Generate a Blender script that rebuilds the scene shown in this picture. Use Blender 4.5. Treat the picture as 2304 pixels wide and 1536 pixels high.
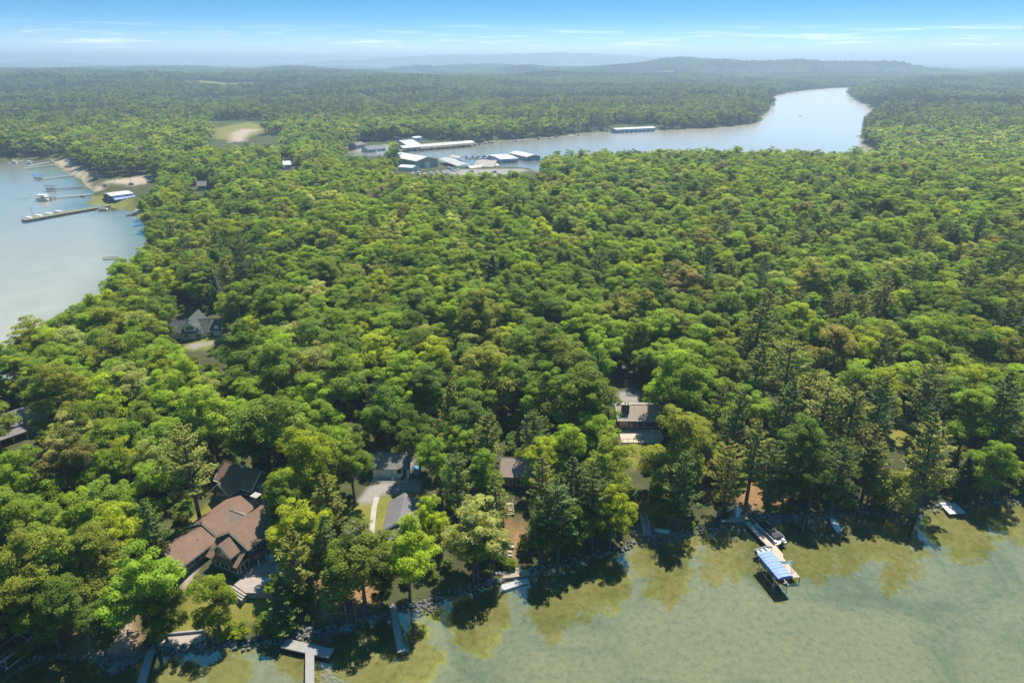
import bpy, bmesh, math, random
import numpy as np
from mathutils import Vector, Matrix

R = math.radians
scene = bpy.context.scene
for o in list(bpy.data.objects):
    bpy.data.objects.remove(o)
col = scene.collection

# ------------------------------------------------------------------ camera
CAM_H = 90.0
FPX = 1536.0                      # focal length in photograph pixels (24 mm on a 36 mm film)
PITCH = math.atan((768 - 136) / FPX)
cam_data = bpy.data.cameras.new('camera')
cam_data.lens = 24.0
cam_data.sensor_width = 36.0
cam_data.clip_start = 0.5
cam_data.clip_end = 80000
cam = bpy.data.objects.new('camera', cam_data)
col.objects.link(cam)
cam.location = (0, 0, CAM_H)
cam.rotation_euler = (R(90) - PITCH, 0, 0)
scene.camera = cam

# ------------------------------------------------------------------ sky, sun, exposure
SUN_EL, SUN_AZ = 64.0, 24.0       # azimuth measured from +Y (view direction) towards +X
world = bpy.data.worlds.new('World')
scene.world = world
world.use_nodes = True
wn = world.node_tree
wn.nodes.clear()
wl = wn.links.new


def wnode(t, **k):
    n = wn.nodes.new(t)
    for a, b in k.items():
        setattr(n, a, b)
    return n


def wmath(op, a, b=None, clamp=False):
    n = wnode('ShaderNodeMath', operation=op, use_clamp=clamp)
    for i, v in enumerate((a, b)):
        if v is None:
            continue
        if isinstance(v, (int, float)):
            n.inputs[i].default_value = v
        else:
            wl(v, n.inputs[i])
    return n.outputs[0]


SKY_STRETCH = 9.0
tc = wnode('ShaderNodeTexCoord')
sep = wnode('ShaderNodeSeparateXYZ')
wl(tc.outputs['Generated'], sep.inputs[0])
zs = wmath('MULTIPLY', sep.outputs[2], SKY_STRETCH)
cmb = wnode('ShaderNodeCombineXYZ')
wl(sep.outputs[0], cmb.inputs[0]); wl(sep.outputs[1], cmb.inputs[1]); wl(zs, cmb.inputs[2])
nrm = wnode('ShaderNodeVectorMath', operation='NORMALIZE')
wl(cmb.outputs[0], nrm.inputs[0])
sky = wnode('ShaderNodeTexSky')
sky.sky_type = 'NISHITA'
sky.sun_disc = False
sky.sun_elevation = R(SUN_EL)
sky.sun_rotation = R(SUN_AZ)
sky.air_density = 1.0
sky.dust_density = 0.1
sky.ozone_density = 2.5
wl(nrm.outputs[0], sky.inputs[0])
# high thin clouds: streaks stretched along the horizon, a few degrees up
az = wmath('ARCTAN2', sep.outputs[0], sep.outputs[1])
cvec = wnode('ShaderNodeCombineXYZ')
wl(wmath('MULTIPLY', az, 5.0), cvec.inputs[0])
wl(wmath('MULTIPLY', sep.outputs[2], 95.0), cvec.inputs[1])
cn = wnode('ShaderNodeTexNoise')
cn.inputs['Scale'].default_value = 1.7
cn.inputs['Detail'].default_value = 7
cn.inputs['Roughness'].default_value = 0.62
wl(cvec.outputs[0], cn.inputs['Vector'])
cr = wnode('ShaderNodeMapRange')
cr.inputs['From Min'].default_value = 0.52
cr.inputs['From Max'].default_value = 0.72
wl(cn.outputs['Fac'], cr.inputs['Value'])
band = wnode('ShaderNodeMapRange')
band.inputs['From Min'].default_value = 0.046
band.inputs['From Max'].default_value = 0.024
wl(sep.outputs[2], band.inputs['Value'])
cfac = wmath('MULTIPLY', wmath('MULTIPLY', cr.outputs[0], band.outputs[0], True), 0.95, True)
hs = wnode('ShaderNodeHueSaturation')
hs.inputs['Hue'].default_value = 0.475
hs.inputs['Saturation'].default_value = 1.5
hs.inputs['Value'].default_value = 0.86
wl(sky.outputs[0], hs.inputs['Color'])
mixc = wnode('ShaderNodeMix', data_type='RGBA')
wl(cfac, mixc.inputs[0])
# whitish air low over the horizon
low = wmath('MULTIPLY', wmath('POWER', 2.718, wmath('MULTIPLY', wmath('ABSOLUTE', sep.outputs[2]), -55.0)), 0.9)
mixh = wnode('ShaderNodeMix', data_type='RGBA')
wl(low, mixh.inputs[0]); wl(hs.outputs[0], mixh.inputs[6])
mixh.inputs[7].default_value = (9.2, 9.3, 9.6, 1)
wl(mixh.outputs[2], mixc.inputs[6])
mixc.inputs[7].default_value = (10.0, 10.1, 10.3, 1)
bg = wnode('ShaderNodeBackground')
bg.inputs['Strength'].default_value = 0.105
wl(mixc.outputs[2], bg.inputs['Color'])
wo = wnode('ShaderNodeOutputWorld')
wl(bg.outputs[0], wo.inputs['Surface'])

sun_d = bpy.data.lights.new('sun', 'SUN')
sun_d.energy = 4.5
sun_d.angle = R(0.53)
sun_d.color = (1.0, 0.94, 0.83)
sun = bpy.data.objects.new('sun', sun_d)
col.objects.link(sun)
sv = Vector((math.sin(R(SUN_AZ)) * math.cos(R(SUN_EL)), math.cos(R(SUN_AZ)) * math.cos(R(SUN_EL)), math.sin(R(SUN_EL))))
sun.rotation_euler = sv.to_track_quat('Z', 'Y').to_euler()
sun.location = (0, 0, 200)

scene.view_settings.view_transform = 'Standard'
scene.view_settings.look = 'None'
scene.view_settings.exposure = 1.0
scene.view_settings.gamma = 1.0
scene.view_settings.use_curve_mapping = False
scene.render.engine = 'CYCLES'
cy = scene.cycles
cy.use_denoising = True
cy.denoiser = 'OPENIMAGEDENOISE'
cy.max_bounces = 6
cy.diffuse_bounces = 4
cy.glossy_bounces = 2
cy.transmission_bounces = 3
cy.transparent_max_bounces = 8
cy.volume_bounces = 0
cy.caustics_reflective = False
cy.caustics_refractive = False
cy.use_adaptive_sampling = True
cy.adaptive_threshold = 0.01
HAZE_DENSITY = 0.00023

# ------------------------------------------------------------------ coordinates
CP, SP = math.cos(PITCH), math.sin(PITCH)


def at(px, py, z=0.0):
    """point of the place at height z that the photograph shows at pixel (px, py)"""
    dx = (px - 1152) / FPX
    dy = -(py - 768) / FPX
    d = (dx, CP + dy * SP, -SP + dy * CP)
    t = (z - CAM_H) / d[2]
    return Vector((d[0] * t, d[1] * t, z))


def proj(x, y, z):
    """pixel of a point (numpy friendly)"""
    yy = y * CP + (CAM_H - z) * SP
    up = y * SP - (CAM_H - z) * CP
    return 1152 + FPX * x / yy, 768 - FPX * up / yy, yy


# ------------------------------------------------------------------ water outlines
def poly(pts):
    return np.array([(at(*p)[0], at(*p)[1]) for p in pts])


near_px = [(-520, 1640), (-250, 1590), (0, 1538), (40, 1512), (75, 1492), (130, 1480), (200, 1482), (255, 1502), (280, 1502), (318, 1478), (335, 1466),
           (420, 1466), (480, 1462), (560, 1452), (650, 1444), (720, 1436), (760, 1418), (810, 1402), (880, 1378),
           (960, 1358), (1000, 1348), (1080, 1322), (1150, 1301), (1250, 1276), (1320, 1260), (1400, 1238), (1440, 1224),
           (1490, 1222), (1530, 1212), (1600, 1194), (1680, 1182), (1720, 1172), (1800, 1168), (1880, 1163), (1960, 1158),
           (2010, 1164), (2060, 1162), (2110, 1144), (2200, 1138), (2304, 1132), (2500, 1110), (2900, 1080)]
NEAR = np.vstack([poly(near_px), [(260, 60), (3000, -3000), (-3000, -3000), (-300, 20)]])
left_px = [(-1500, 350), (-400, 356), (7, 360), (60, 355), (112, 358), (130, 374), (150, 390), (184, 404), (192, 418), (212, 430),
           (208, 444), (194, 462), (232, 460), (262, 470), (300, 476), (318, 492), (340, 520, 8), (330, 545, 12), (290, 580, 14),
           (262, 605, 14), (210, 640, 14), (125, 705, 14), (55, 752, 14), (0, 782, 14), (-120, 800, 14), (-400, 820, 10), (-1500, 800, 0)]
LEFT = poly(left_px)
chan_px = [(700, 346), (800, 343), (905, 334), (980, 328), (1062, 322), (1110, 318), (1180, 312), (1260, 306), (1320, 300), (1400, 295),
           (1500, 292), (1600, 289), (1690, 280), (1716, 272), (1714, 262), (1733, 247), (1724, 234), (1744, 214), (1800, 205),
           (1860, 199), (1925, 196.5), (1936, 200), (1914, 213), (1924, 226), (1950, 236), (1976, 256), (1962, 268),
           (1946, 284), (1934, 304), (1942, 322), (1975, 345), (1990, 380), (1900, 384), (1700, 382), (1500, 382), (1320, 387), (1225, 394),
           (1190, 378), (1120, 379), (1010, 378), (992, 364), (905, 353), (800, 356), (700, 354)]
CHAN = poly(chan_px)
WATERS = [NEAR, LEFT, CHAN]


def sdf_poly(P, poly_):
    """distance to the outline, negative inside"""
    x, y = P[:, 0], P[:, 1]
    best = np.full(len(P), 1e18)
    inside = np.zeros(len(P), bool)
    n = len(poly_)
    for i in range(n):
        ax, ay = poly_[i]
        bx, by = poly_[(i + 1) % n]
        ex, ey = bx - ax, by - ay
        t = np.clip(((x - ax) * ex + (y - ay) * ey) / (ex * ex + ey * ey + 1e-9), 0, 1)
        best = np.minimum(best, (x - ax - t * ex) ** 2 + (y - ay - t * ey) ** 2)
        if ay != by:
            c = ((ay > y) != (by > y)) & (x < (bx - ax) * (y - ay) / (by - ay) + ax)
            inside ^= c
    d = np.sqrt(best)
    return np.where(inside, -d, d)


def shore(P):
    d = None
    for w in WATERS:
        s = sdf_poly(P, w)
        d = s if d is None else np.minimum(d, s)
    return d


# cheap smooth noise used for terrain and the forest's make-up
_rng = np.random.default_rng(5)
_PH = _rng.uniform(0, 6.28, (24, 2))
_DR = _rng.normal(size=(24, 2))
_DR /= np.linalg.norm(_DR, axis=1)[:, None]


def wob(x, y, wave, k=0):
    """-1..1 wavy field of a given wavelength"""
    v = 0
    for i in range(6):
        j = (i + k * 5) % 24
        f = 6.283 / (wave * (0.6 + 0.22 * i))
        v = v + np.sin((x * _DR[j, 0] + y * _DR[j, 1]) * f + _PH[j, 0] + 1.7 * np.sin((y * _DR[j, 0] - x * _DR[j, 1]) * f * 0.5 + _PH[j, 1]))
    return v / 6


def sst(v):
    v = np.clip(v, 0, 1)
    return v * v * (3 - 2 * v)


HILLS = [  # cx, cy, sx, sy, h
    (140, 400, 220, 110, 7), (330, 300, 140, 120, 7), (-60, 300, 120, 80, 4),
    (-1100, 2300, 800, 260, 24), (-700, 1900, 500, 300, 8), (200, 2500, 700, 400, 6),
    (950, 3900, 330, 330, 58), (1500, 3950, 300, 330, 64), (2000, 4050, 300, 330, 54), (700, 3800, 300, 250, 30),
    (-450, 4700, 420, 300, 30), (-150, 4800, 300, 260, 24), (-2000, 4200, 900, 400, 26),
    (1750, 2350, 420, 300, 14), (2400, 2700, 600, 400, 30), (900, 1500, 250, 300, 9),
    (-1600, 2050, 450, 200, 26), (-650, 2650, 420, 200, 24), (350, 2900, 420, 220, 24), (-250, 2050, 320, 180, 14), (-1900, 3000, 500, 260, 34), (2500, 1900, 350, 260, 18), (-1000, 3400, 450, 250, 34), (100, 3900, 380, 220, 36),
    (-700, 9300, 2300, 900, 115), (1500, 9600, 1500, 800, 92), (300, 9200, 1200, 800, 44), (-5600, 8600, 650, 600, 62),
    (-4600, 8800, 900, 500, 30), (6000, 9500, 2500, 800, 20),
]


def gz(x, y, d=None):
    x = np.atleast_1d(np.asarray(x, float)); y = np.atleast_1d(np.asarray(y, float))
    if d is None:
        d = shore(np.column_stack([x, y]))
    land = 0.35 * sst(d / 1.2) + 3.0 * sst((d - 1.0) / 15) + 2.5 * sst((d - 12) / 90)
    hz = 0
    for cx, cy_, sx, sy, h in HILLS:
        hz = hz + h * np.exp(-((x - cx) / sx) ** 2 - ((y - cy_) / sy) ** 2)
    r = np.hypot(x, y)
    rough = wob(x, y, 60) * 0.5 + wob(x, y, 520, 1) * 13 * sst((r - 900) / 900) + wob(x, y, 1700, 2) * 24 * sst((r - 3500) / 2500)
    land = land + (hz + rough) * sst((d - 4) / 70)
    # keep the far land from dipping to lake level
    bed = -0.35 * sst(-d / 2) - 0.5 * sst(-d / 14) - 0.7 * sst((-d - 10) / 60)
    return np.where(d > 0, land, bed)


def gz1(x, y):
    return float(gz(x, y)[0])


_at2 = {}


def at2(px, py, h=0.0):
    """ground point seen at a pixel (plus height h above that ground)"""
    if (px, py, h) in _at2:
        return _at2[(px, py, h)].copy()
    z = 3.0
    for _ in range(5):
        p = at(px, py, z + h)
        z = gz1(p.x, p.y)
    _at2[(px, py, h)] = Vector((p.x, p.y, z))
    return Vector((p.x, p.y, z))


# ------------------------------------------------------------------ naming and mesh helpers
def tag(o, label=None, cat=None, group=None, kind=None):
    if label:
        o['label'] = label
    if cat:
        o['category'] = cat
    if group:
        o['group'] = group
    if kind:
        o['kind'] = kind
    return o


def empty(name, loc=(0, 0, 0), rz=0.0, label=None, cat=None, group=None):
    o = bpy.data.objects.new(name, None)
    o.empty_display_size = 0.5
    o.location = loc
    o.rotation_euler = (0, 0, rz)
    col.objects.link(o)
    tag(o, label, cat, group)
    return o


def np_mesh(name, V, Fq, mat=None, smooth=False):
    """mesh from numpy arrays; Fq has 3 or 4 columns"""
    V = np.asarray(V, np.float32); Fq = np.asarray(Fq, np.int32)
    me = bpy.data.meshes.new(name)
    me.vertices.add(len(V)); me.vertices.foreach_set('co', V.ravel())
    k = Fq.shape[1]
    me.loops.add(Fq.size); me.loops.foreach_set('vertex_index', Fq.ravel())
    me.polygons.add(len(Fq))
    me.polygons.foreach_set('loop_start', np.arange(0, Fq.size, k, dtype=np.int32))
    if smooth:
        me.polygons.foreach_set('use_smooth', np.ones(len(Fq), bool))
    me.update(calc_edges=True)
    if mat:
        me.materials.append(mat)
    return me


class MB:
    """collects boxes, prisms and tubes, then becomes one mesh object"""

    def __init__(self):
        self.v = []; self.f = []

    def add(self, vs, fs):
        b = len(self.v)
        self.v += [tuple(q) for q in vs]
        self.f += [tuple(b + i for i in f) for f in fs]
        return self

    def box(self, c, s, rz=0.0, M=None):
        x, y, z = s[0] / 2, s[1] / 2, s[2] / 2
        vs = [Vector((a, b, d)) for d in (-z, z) for a, b in ((-x, -y), (x, -y), (x, y), (-x, y))]
        if rz:
            r = Matrix.Rotation(rz, 3, 'Z'); vs = [r @ q for q in vs]
        if M is not None:
            vs = [M @ q for q in vs]
        vs = [q + Vector(c) for q in vs]
        return self.add(vs, [(3, 2, 1, 0), (4, 5, 6, 7), (0, 1, 5, 4), (1, 2, 6, 5), (2, 3, 7, 6), (3, 0, 4, 7)])

    def prism(self, pts, z0, z1):
        n = len(pts)
        vs = [(x, y, z0) for x, y in pts] + [(x, y, z1) for x, y in pts]
        fs = [tuple(range(n - 1, -1, -1)), tuple(range(n, 2 * n))] + [(i, (i + 1) % n, n + (i + 1) % n, n + i) for i in range(n)]
        return self.add(vs, fs)

    def slab(self, quad, t):
        """a thick sheet: quad of 4 (or 3) 3-D corners given anticlockwise from above, thickness t below"""
        q = [Vector(p) for p in quad]
        n = (q[1] - q[0]).cross(q[2] - q[0]).normalized()
        k = len(q)
        vs = [p - n * t for p in q] + q
        fs = [tuple(range(k - 1, -1, -1)), tuple(range(k, 2 * k))] + [(i, (i + 1) % k, k + (i + 1) % k, k + i) for i in range(k)]
        return self.add(vs, fs)

    def tube(self, pts, r, n=6, caps=True):
        pts = [Vector(p) for p in pts]
        rs = r if isinstance(r, (list, tuple)) else [r] * len(pts)
        b = len(self.v)
        for i, p in enumerate(pts):
            d = (pts[min(i + 1, len(pts) - 1)] - pts[max(i - 1, 0)]).normalized()
            u = d.cross(Vector((0, 0, 1)) if abs(d.z) < 0.9 else Vector((1, 0, 0))).normalized()
            w = d.cross(u)
            for k in range(n):
                a = 6.28318 * k / n
                self.v.append(tuple(p + u * (math.cos(a) * rs[i]) + w * (math.sin(a) * rs[i])))
        for i in range(len(pts) - 1):
            for k in range(n):
                a, c = b + i * n + k, b + i * n + (k + 1) % n
                self.f.append((a, c, c + n, a + n))
        if caps:
            self.f.append(tuple(b + k for k in range(n)))
            self.f.append(tuple(b + (len(pts) - 1) * n + k for k in range(n - 1, -1, -1)))
        return self

    def mesh(self, name, mat=None, smooth=False):
        me = bpy.data.meshes.new(name)
        me.from_pydata(self.v, [], self.f)
        me.update()
        if smooth:
            me.polygons.foreach_set('use_smooth', np.ones(len(me.polygons), bool))
        if mat:
            me.materials.append(mat)
        return me

    def build(self, name, mat, parent=None, smooth=False, loc=None, rz=0.0):
        o = bpy.data.objects.new(name, self.mesh(name, mat, smooth))
        col.objects.link(o)
        if parent:
            o.parent = parent
        if loc is not None:
            o.location = loc
            o.rotation_euler = (0, 0, rz)
        return o


def put(name, me, parent=None, loc=None, rz=0.0):
    o = bpy.data.objects.new(name, me)
    col.objects.link(o)
    if parent:
        o.parent = parent
    if loc is not None:
        o.location = loc
    o.rotation_euler = (0, 0, rz)
    return o


def copy_tree(o, parent=None):
    c = o.copy()
    col.objects.link(c)
    c.parent = parent
    for ch in o.children:
        copy_tree(ch, c)
    return c


# ------------------------------------------------------------------ materials
MATS = {}


def nodes_of(name):
    m = bpy.data.materials.new(name)
    m.use_nodes = True
    nt = m.node_tree
    nt.nodes.clear()
    out = nt.nodes.new('ShaderNodeOutputMaterial')
    return m, nt, out


def N(nt, t, **k):
    n = nt.nodes.new(t)
    for a, b in k.items():
        setattr(n, a, b)
    return n


def ramp(nt, fac, stops):
    n = nt.nodes.new('ShaderNodeValToRGB')
    el = n.color_ramp.elements
    while len(el) < len(stops):
        el.new(0.5)
    for e, (p, c) in zip(el, stops):
        e.position = p
        e.color = (*c, 1) if len(c) == 3 else c
    nt.links.new(fac, n.inputs[0])
    return n.outputs[0]


def noise(nt, scale, detail=4, rough=0.55, vec=None, dist=0.0):
    n = nt.nodes.new('ShaderNodeTexNoise')
    n.inputs['Scale'].default_value = scale
    n.inputs['Detail'].default_value = detail
    n.inputs['Roughness'].default_value = rough
    n.inputs['Distortion'].default_value = dist
    if vec is not None:
        nt.links.new(vec, n.inputs['Vector'])
    return n.outputs['Fac']


def mixrgb(nt, fac, a, b, mode='MIX'):
    n = nt.nodes.new('ShaderNodeMix')
    n.data_type = 'RGBA'
    n.blend_type = mode
    for i, v in ((0, fac), (6, a), (7, b)):
        if isinstance(v, (int, float)):
            n.inputs[i].default_value = v
        elif isinstance(v, tuple):
            n.inputs[i].default_value = (*v, 1)
        else:
            nt.links.new(v, n.inputs[i])
    return n.outputs[2]


def mth(nt, op, a, b=None, clamp=False):
    n = nt.nodes.new('ShaderNodeMath')
    n.operation = op
    n.use_clamp = clamp
    for i, v in enumerate((a, b)):
        if v is None:
            continue
        if isinstance(v, (int, float)):
            n.inputs[i].default_value = v
        else:
            nt.links.new(v, n.inputs[i])
    return n.outputs[0]


def plain(name, c, rough=0.7, vary=0.25, scale=1.5, metal=0.0, spec=0.3, bump=0.0):
    """weathered single-colour surface: broad blotches and fine grain"""
    if name in MATS:
        return MATS[name]
    m, nt, out = nodes_of(name)
    tcn = N(nt, 'ShaderNodeTexCoord')
    v = tcn.outputs['Object']
    a = noise(nt, scale, 5, 0.6, v)
    b = noise(nt, scale * 9, 3, 0.6, v)
    f = mth(nt, 'ADD', mth(nt, 'MULTIPLY', a, 0.65), mth(nt, 'MULTIPLY', b, 0.35))
    lo = tuple(max(0, x * (1 - vary)) for x in c)
    hi = tuple(min(1, x * (1 + vary)) for x in c)
    cc = ramp(nt, f, [(0.3, lo), (0.7, hi)])
    p = N(nt, 'ShaderNodeBsdfPrincipled')
    nt.links.new(cc, p.inputs['Base Color'])
    p.inputs['Roughness'].default_value = rough
    p.inputs['Metallic'].default_value = metal
    p.inputs['Specular IOR Level'].default_value = spec
    if bump:
        bn = N(nt, 'ShaderNodeBump')
        bn.inputs['Strength'].default_value = bump
        bn.inputs['Distance'].default_value = 0.05
        nt.links.new(b, bn.inputs['Height'])
        nt.links.new(bn.outputs[0], p.inputs['Normal'])
    nt.links.new(p.outputs[0], out.inputs['Surface'])
    MATS[name] = m
    return m


def leaf_mat(name, trans=0.35, warm=(1.25, 1.35, 0.5)):
    m, nt, out = nodes_of(name)
    at_ = N(nt, 'ShaderNodeAttribute', attribute_type='INSTANCER', attribute_name='tint')
    va = N(nt, 'ShaderNodeAttribute', attribute_type='GEOMETRY', attribute_name='var')
    k = mth(nt, 'ADD', mth(nt, 'MULTIPLY', va.outputs['Fac'], 0.75), 0.62)
    ck = N(nt, 'ShaderNodeCombineColor')
    for i in range(3):
        nt.links.new(k, ck.inputs[i])
    c = mixrgb(nt, 1.0, at_.outputs['Color'], ck.outputs[0], 'MULTIPLY')
    d = N(nt, 'ShaderNodeBsdfPrincipled')
    nt.links.new(c, d.inputs['Base Color'])
    d.inputs['Roughness'].default_value = 0.5
    d.inputs['Specular IOR Level'].default_value = 0.08
    t = N(nt, 'ShaderNodeBsdfTranslucent')
    nt.links.new(mixrgb(nt, 1.0, c, warm, 'MULTIPLY'), t.inputs['Color'])
    ms = N(nt, 'ShaderNodeMixShader')
    ms.inputs[0].default_value = trans
    nt.links.new(d.outputs[0], ms.inputs[1]); nt.links.new(t.outputs[0], ms.inputs[2])
    nt.links.new(ms.outputs[0], out.inputs['Surface'])
    return m


LEAF = leaf_mat('broad_leaf', 0.55, (1.3, 1.35, 0.45))
NEEDLE = leaf_mat('pine_needle', 0.3, (1.15, 1.2, 0.6))
BARK = plain('bark', (0.105, 0.085, 0.068), 0.9, 0.35, 2.0)
BARK_GREY = plain('grey_bark', (0.26, 0.235, 0.215), 0.9, 0.3, 2.0)

# ------------------------------------------------------------------ ground sheet
LAWNS = [  # outlines of mown or sparse grass in the photograph
    [(775, 1140), (835, 1128), (842, 1112), (930, 1108), (935, 1150), (880, 1170), (880, 1196), (790, 1200)],
    [(520, 1310), (620, 1300), (640, 1350), (560, 1400), (500, 1430), (400, 1440), (370, 1400), (430, 1330)],
    [(1405, 975), (1450, 975), (1450, 1030), (1430, 1060), (1405, 1040)],
    [(380, 1200), (470, 1130), (500, 1125), (400, 1230)],
    [(2000, 950), (2050, 945), (2060, 1000), (1990, 1010)],
    [(200, 445), (262, 430), (300, 452), (300, 470), (240, 468), (196, 466)],
    [(480, 290), (560, 274), (600, 282), (590, 300), (520, 316), (484, 312)],
    [(420, 765), (470, 755), (520, 745), (470, 785), (420, 785)],
    [(925, 304), (960, 304), (960, 312), (925, 312)],
]
NEEDLES = [  # bare brown needle litter and bank
    [(1140, 1180), (1185, 1170), (1190, 1230), (1160, 1260), (1130, 1240)],
    [(1440, 1140), (1530, 1130), (1540, 1190), (1500, 1210), (1440, 1200)],
    [(1660, 1070), (1760, 1060), (1780, 1130), (1660, 1160)],
    [(700, 1290), (850, 1280), (850, 1400), (700, 1400)],
    [(150, 1400), (300, 1390), (310, 1470), (150, 1480)],
]
SANDS = [
    [(225, 412), (325, 396), (342, 402), (332, 411), (300, 418)],
    [(112, 352), (150, 356), (190, 384), (205, 410), (200, 430), (180, 404), (130, 372)],
    [(205, 432), (215, 420), (235, 414), (240, 420), (222, 430)],
    [(205, 505), (300, 1462), (320, 1480), (200, 1490)],
    [(520, 300), (545, 290), (585, 292), (560, 300), (548, 318), (520, 320)],
    [(404, 1285), (450, 1255), (440, 1300), (415, 1330)],
]
GRAVEL = [
    [(520, 1118), (560, 1075), (640, 1060), (640, 1130), (600, 1170), (560, 1150), (520, 1150)],
    [(800, 1130), (838, 1085), (945, 1078), (945, 1104), (860, 1112), (845, 1132)],
    [(1388, 882), (1440, 878), (1450, 905), (1390, 905)],
    [(1168, 960), (1180, 880), (1196, 880), (1200, 960)],
    [(1000, 382), (1130, 380), (1200, 386), (1120, 398), (1020, 396)],
    [(800, 332), (900, 322), (905, 332), (830, 348), (800, 346)],
    [(425, 775), (480, 766), (484, 772), (430, 786)],
]


FIELDS = [  # clearings in the far woods, in metres
    [(-1000, 2000), (-700, 1960), (-650, 2200), (-950, 2260)], [(150, 3250), (720, 3200), (800, 3600), (200, 3680)], [(-900, 3700), (-250, 3650), (-200, 4050), (-860, 4120)],
    [(1450, 3300), (1950, 3350), (1930, 3600), (1450, 3560)], [(2300, 3300), (2900, 3350), (2900, 3600), (2300, 3560)], [(-2400, 3100), (-1900, 3050), (-1850, 3400), (-2400, 3450)],
    [(-200, 5000), (900, 4900), (900, 5450), (-200, 5500)], [(-3300, 5000), (-2300, 4900), (-2300, 5400), (-3300, 5450)], [(1000, 5400), (2200, 5400), (2200, 5900), (1000, 5900)],
    [(-1700, 6000), (-500, 6000), (-500, 6600), (-1700, 6600)], [(2600, 5000), (3600, 5000), (3600, 5500), (2600, 5500)],
]


def region(P, polys, soft, world_xy=False):
    m = np.zeros(len(P))
    for pl in polys:
        w = np.array(pl, float) if world_xy else np.array([(at2(a, b).x, at2(a, b).y) for a, b in pl])
        lo = w.min(0) - 30; hi = w.max(0) + 30
        k = np.where((P[:, 0] > lo[0]) & (P[:, 0] < hi[0]) & (P[:, 1] > lo[1]) & (P[:, 1] < hi[1]))[0]
        if not len(k):
            continue
        s = sdf_poly(P[k], w)
        sc = soft * max(1.0, np.hypot(*w.mean(0)) / 150)
        wv = wob(P[k, 0], P[k, 1], 7, 3) * sc * 0.8
        m[k] = np.maximum(m[k], sst(0.5 - (s + wv) / (2 * sc)))
    return m


front = np.concatenate([np.linspace(-46, 46, 420), np.linspace(50, 310, 66)])
ang = np.radians(front)
rad = np.concatenate([np.geomspace(4, 70, 16)[:-1], np.geomspace(70, 1400, 330)[:-1], np.geomspace(1400, 26000, 150)])
A, RR = np.meshgrid(ang, rad)
GX = (np.sin(A) * RR).ravel(); GY = (np.cos(A) * RR).ravel()
PG = np.column_stack([GX, GY])
DS = shore(PG)
GZ = gz(GX, GY, DS)
na, nr = len(ang), len(rad)
ii, jj = np.meshgrid(np.arange(nr - 1), np.arange(na), indexing='ij')
a0 = (ii * na + jj).ravel(); a1 = (ii * na + (jj + 1) % na).ravel()
GF = np.column_stack([a0, a1, a1 + na, a0 + na])


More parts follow.
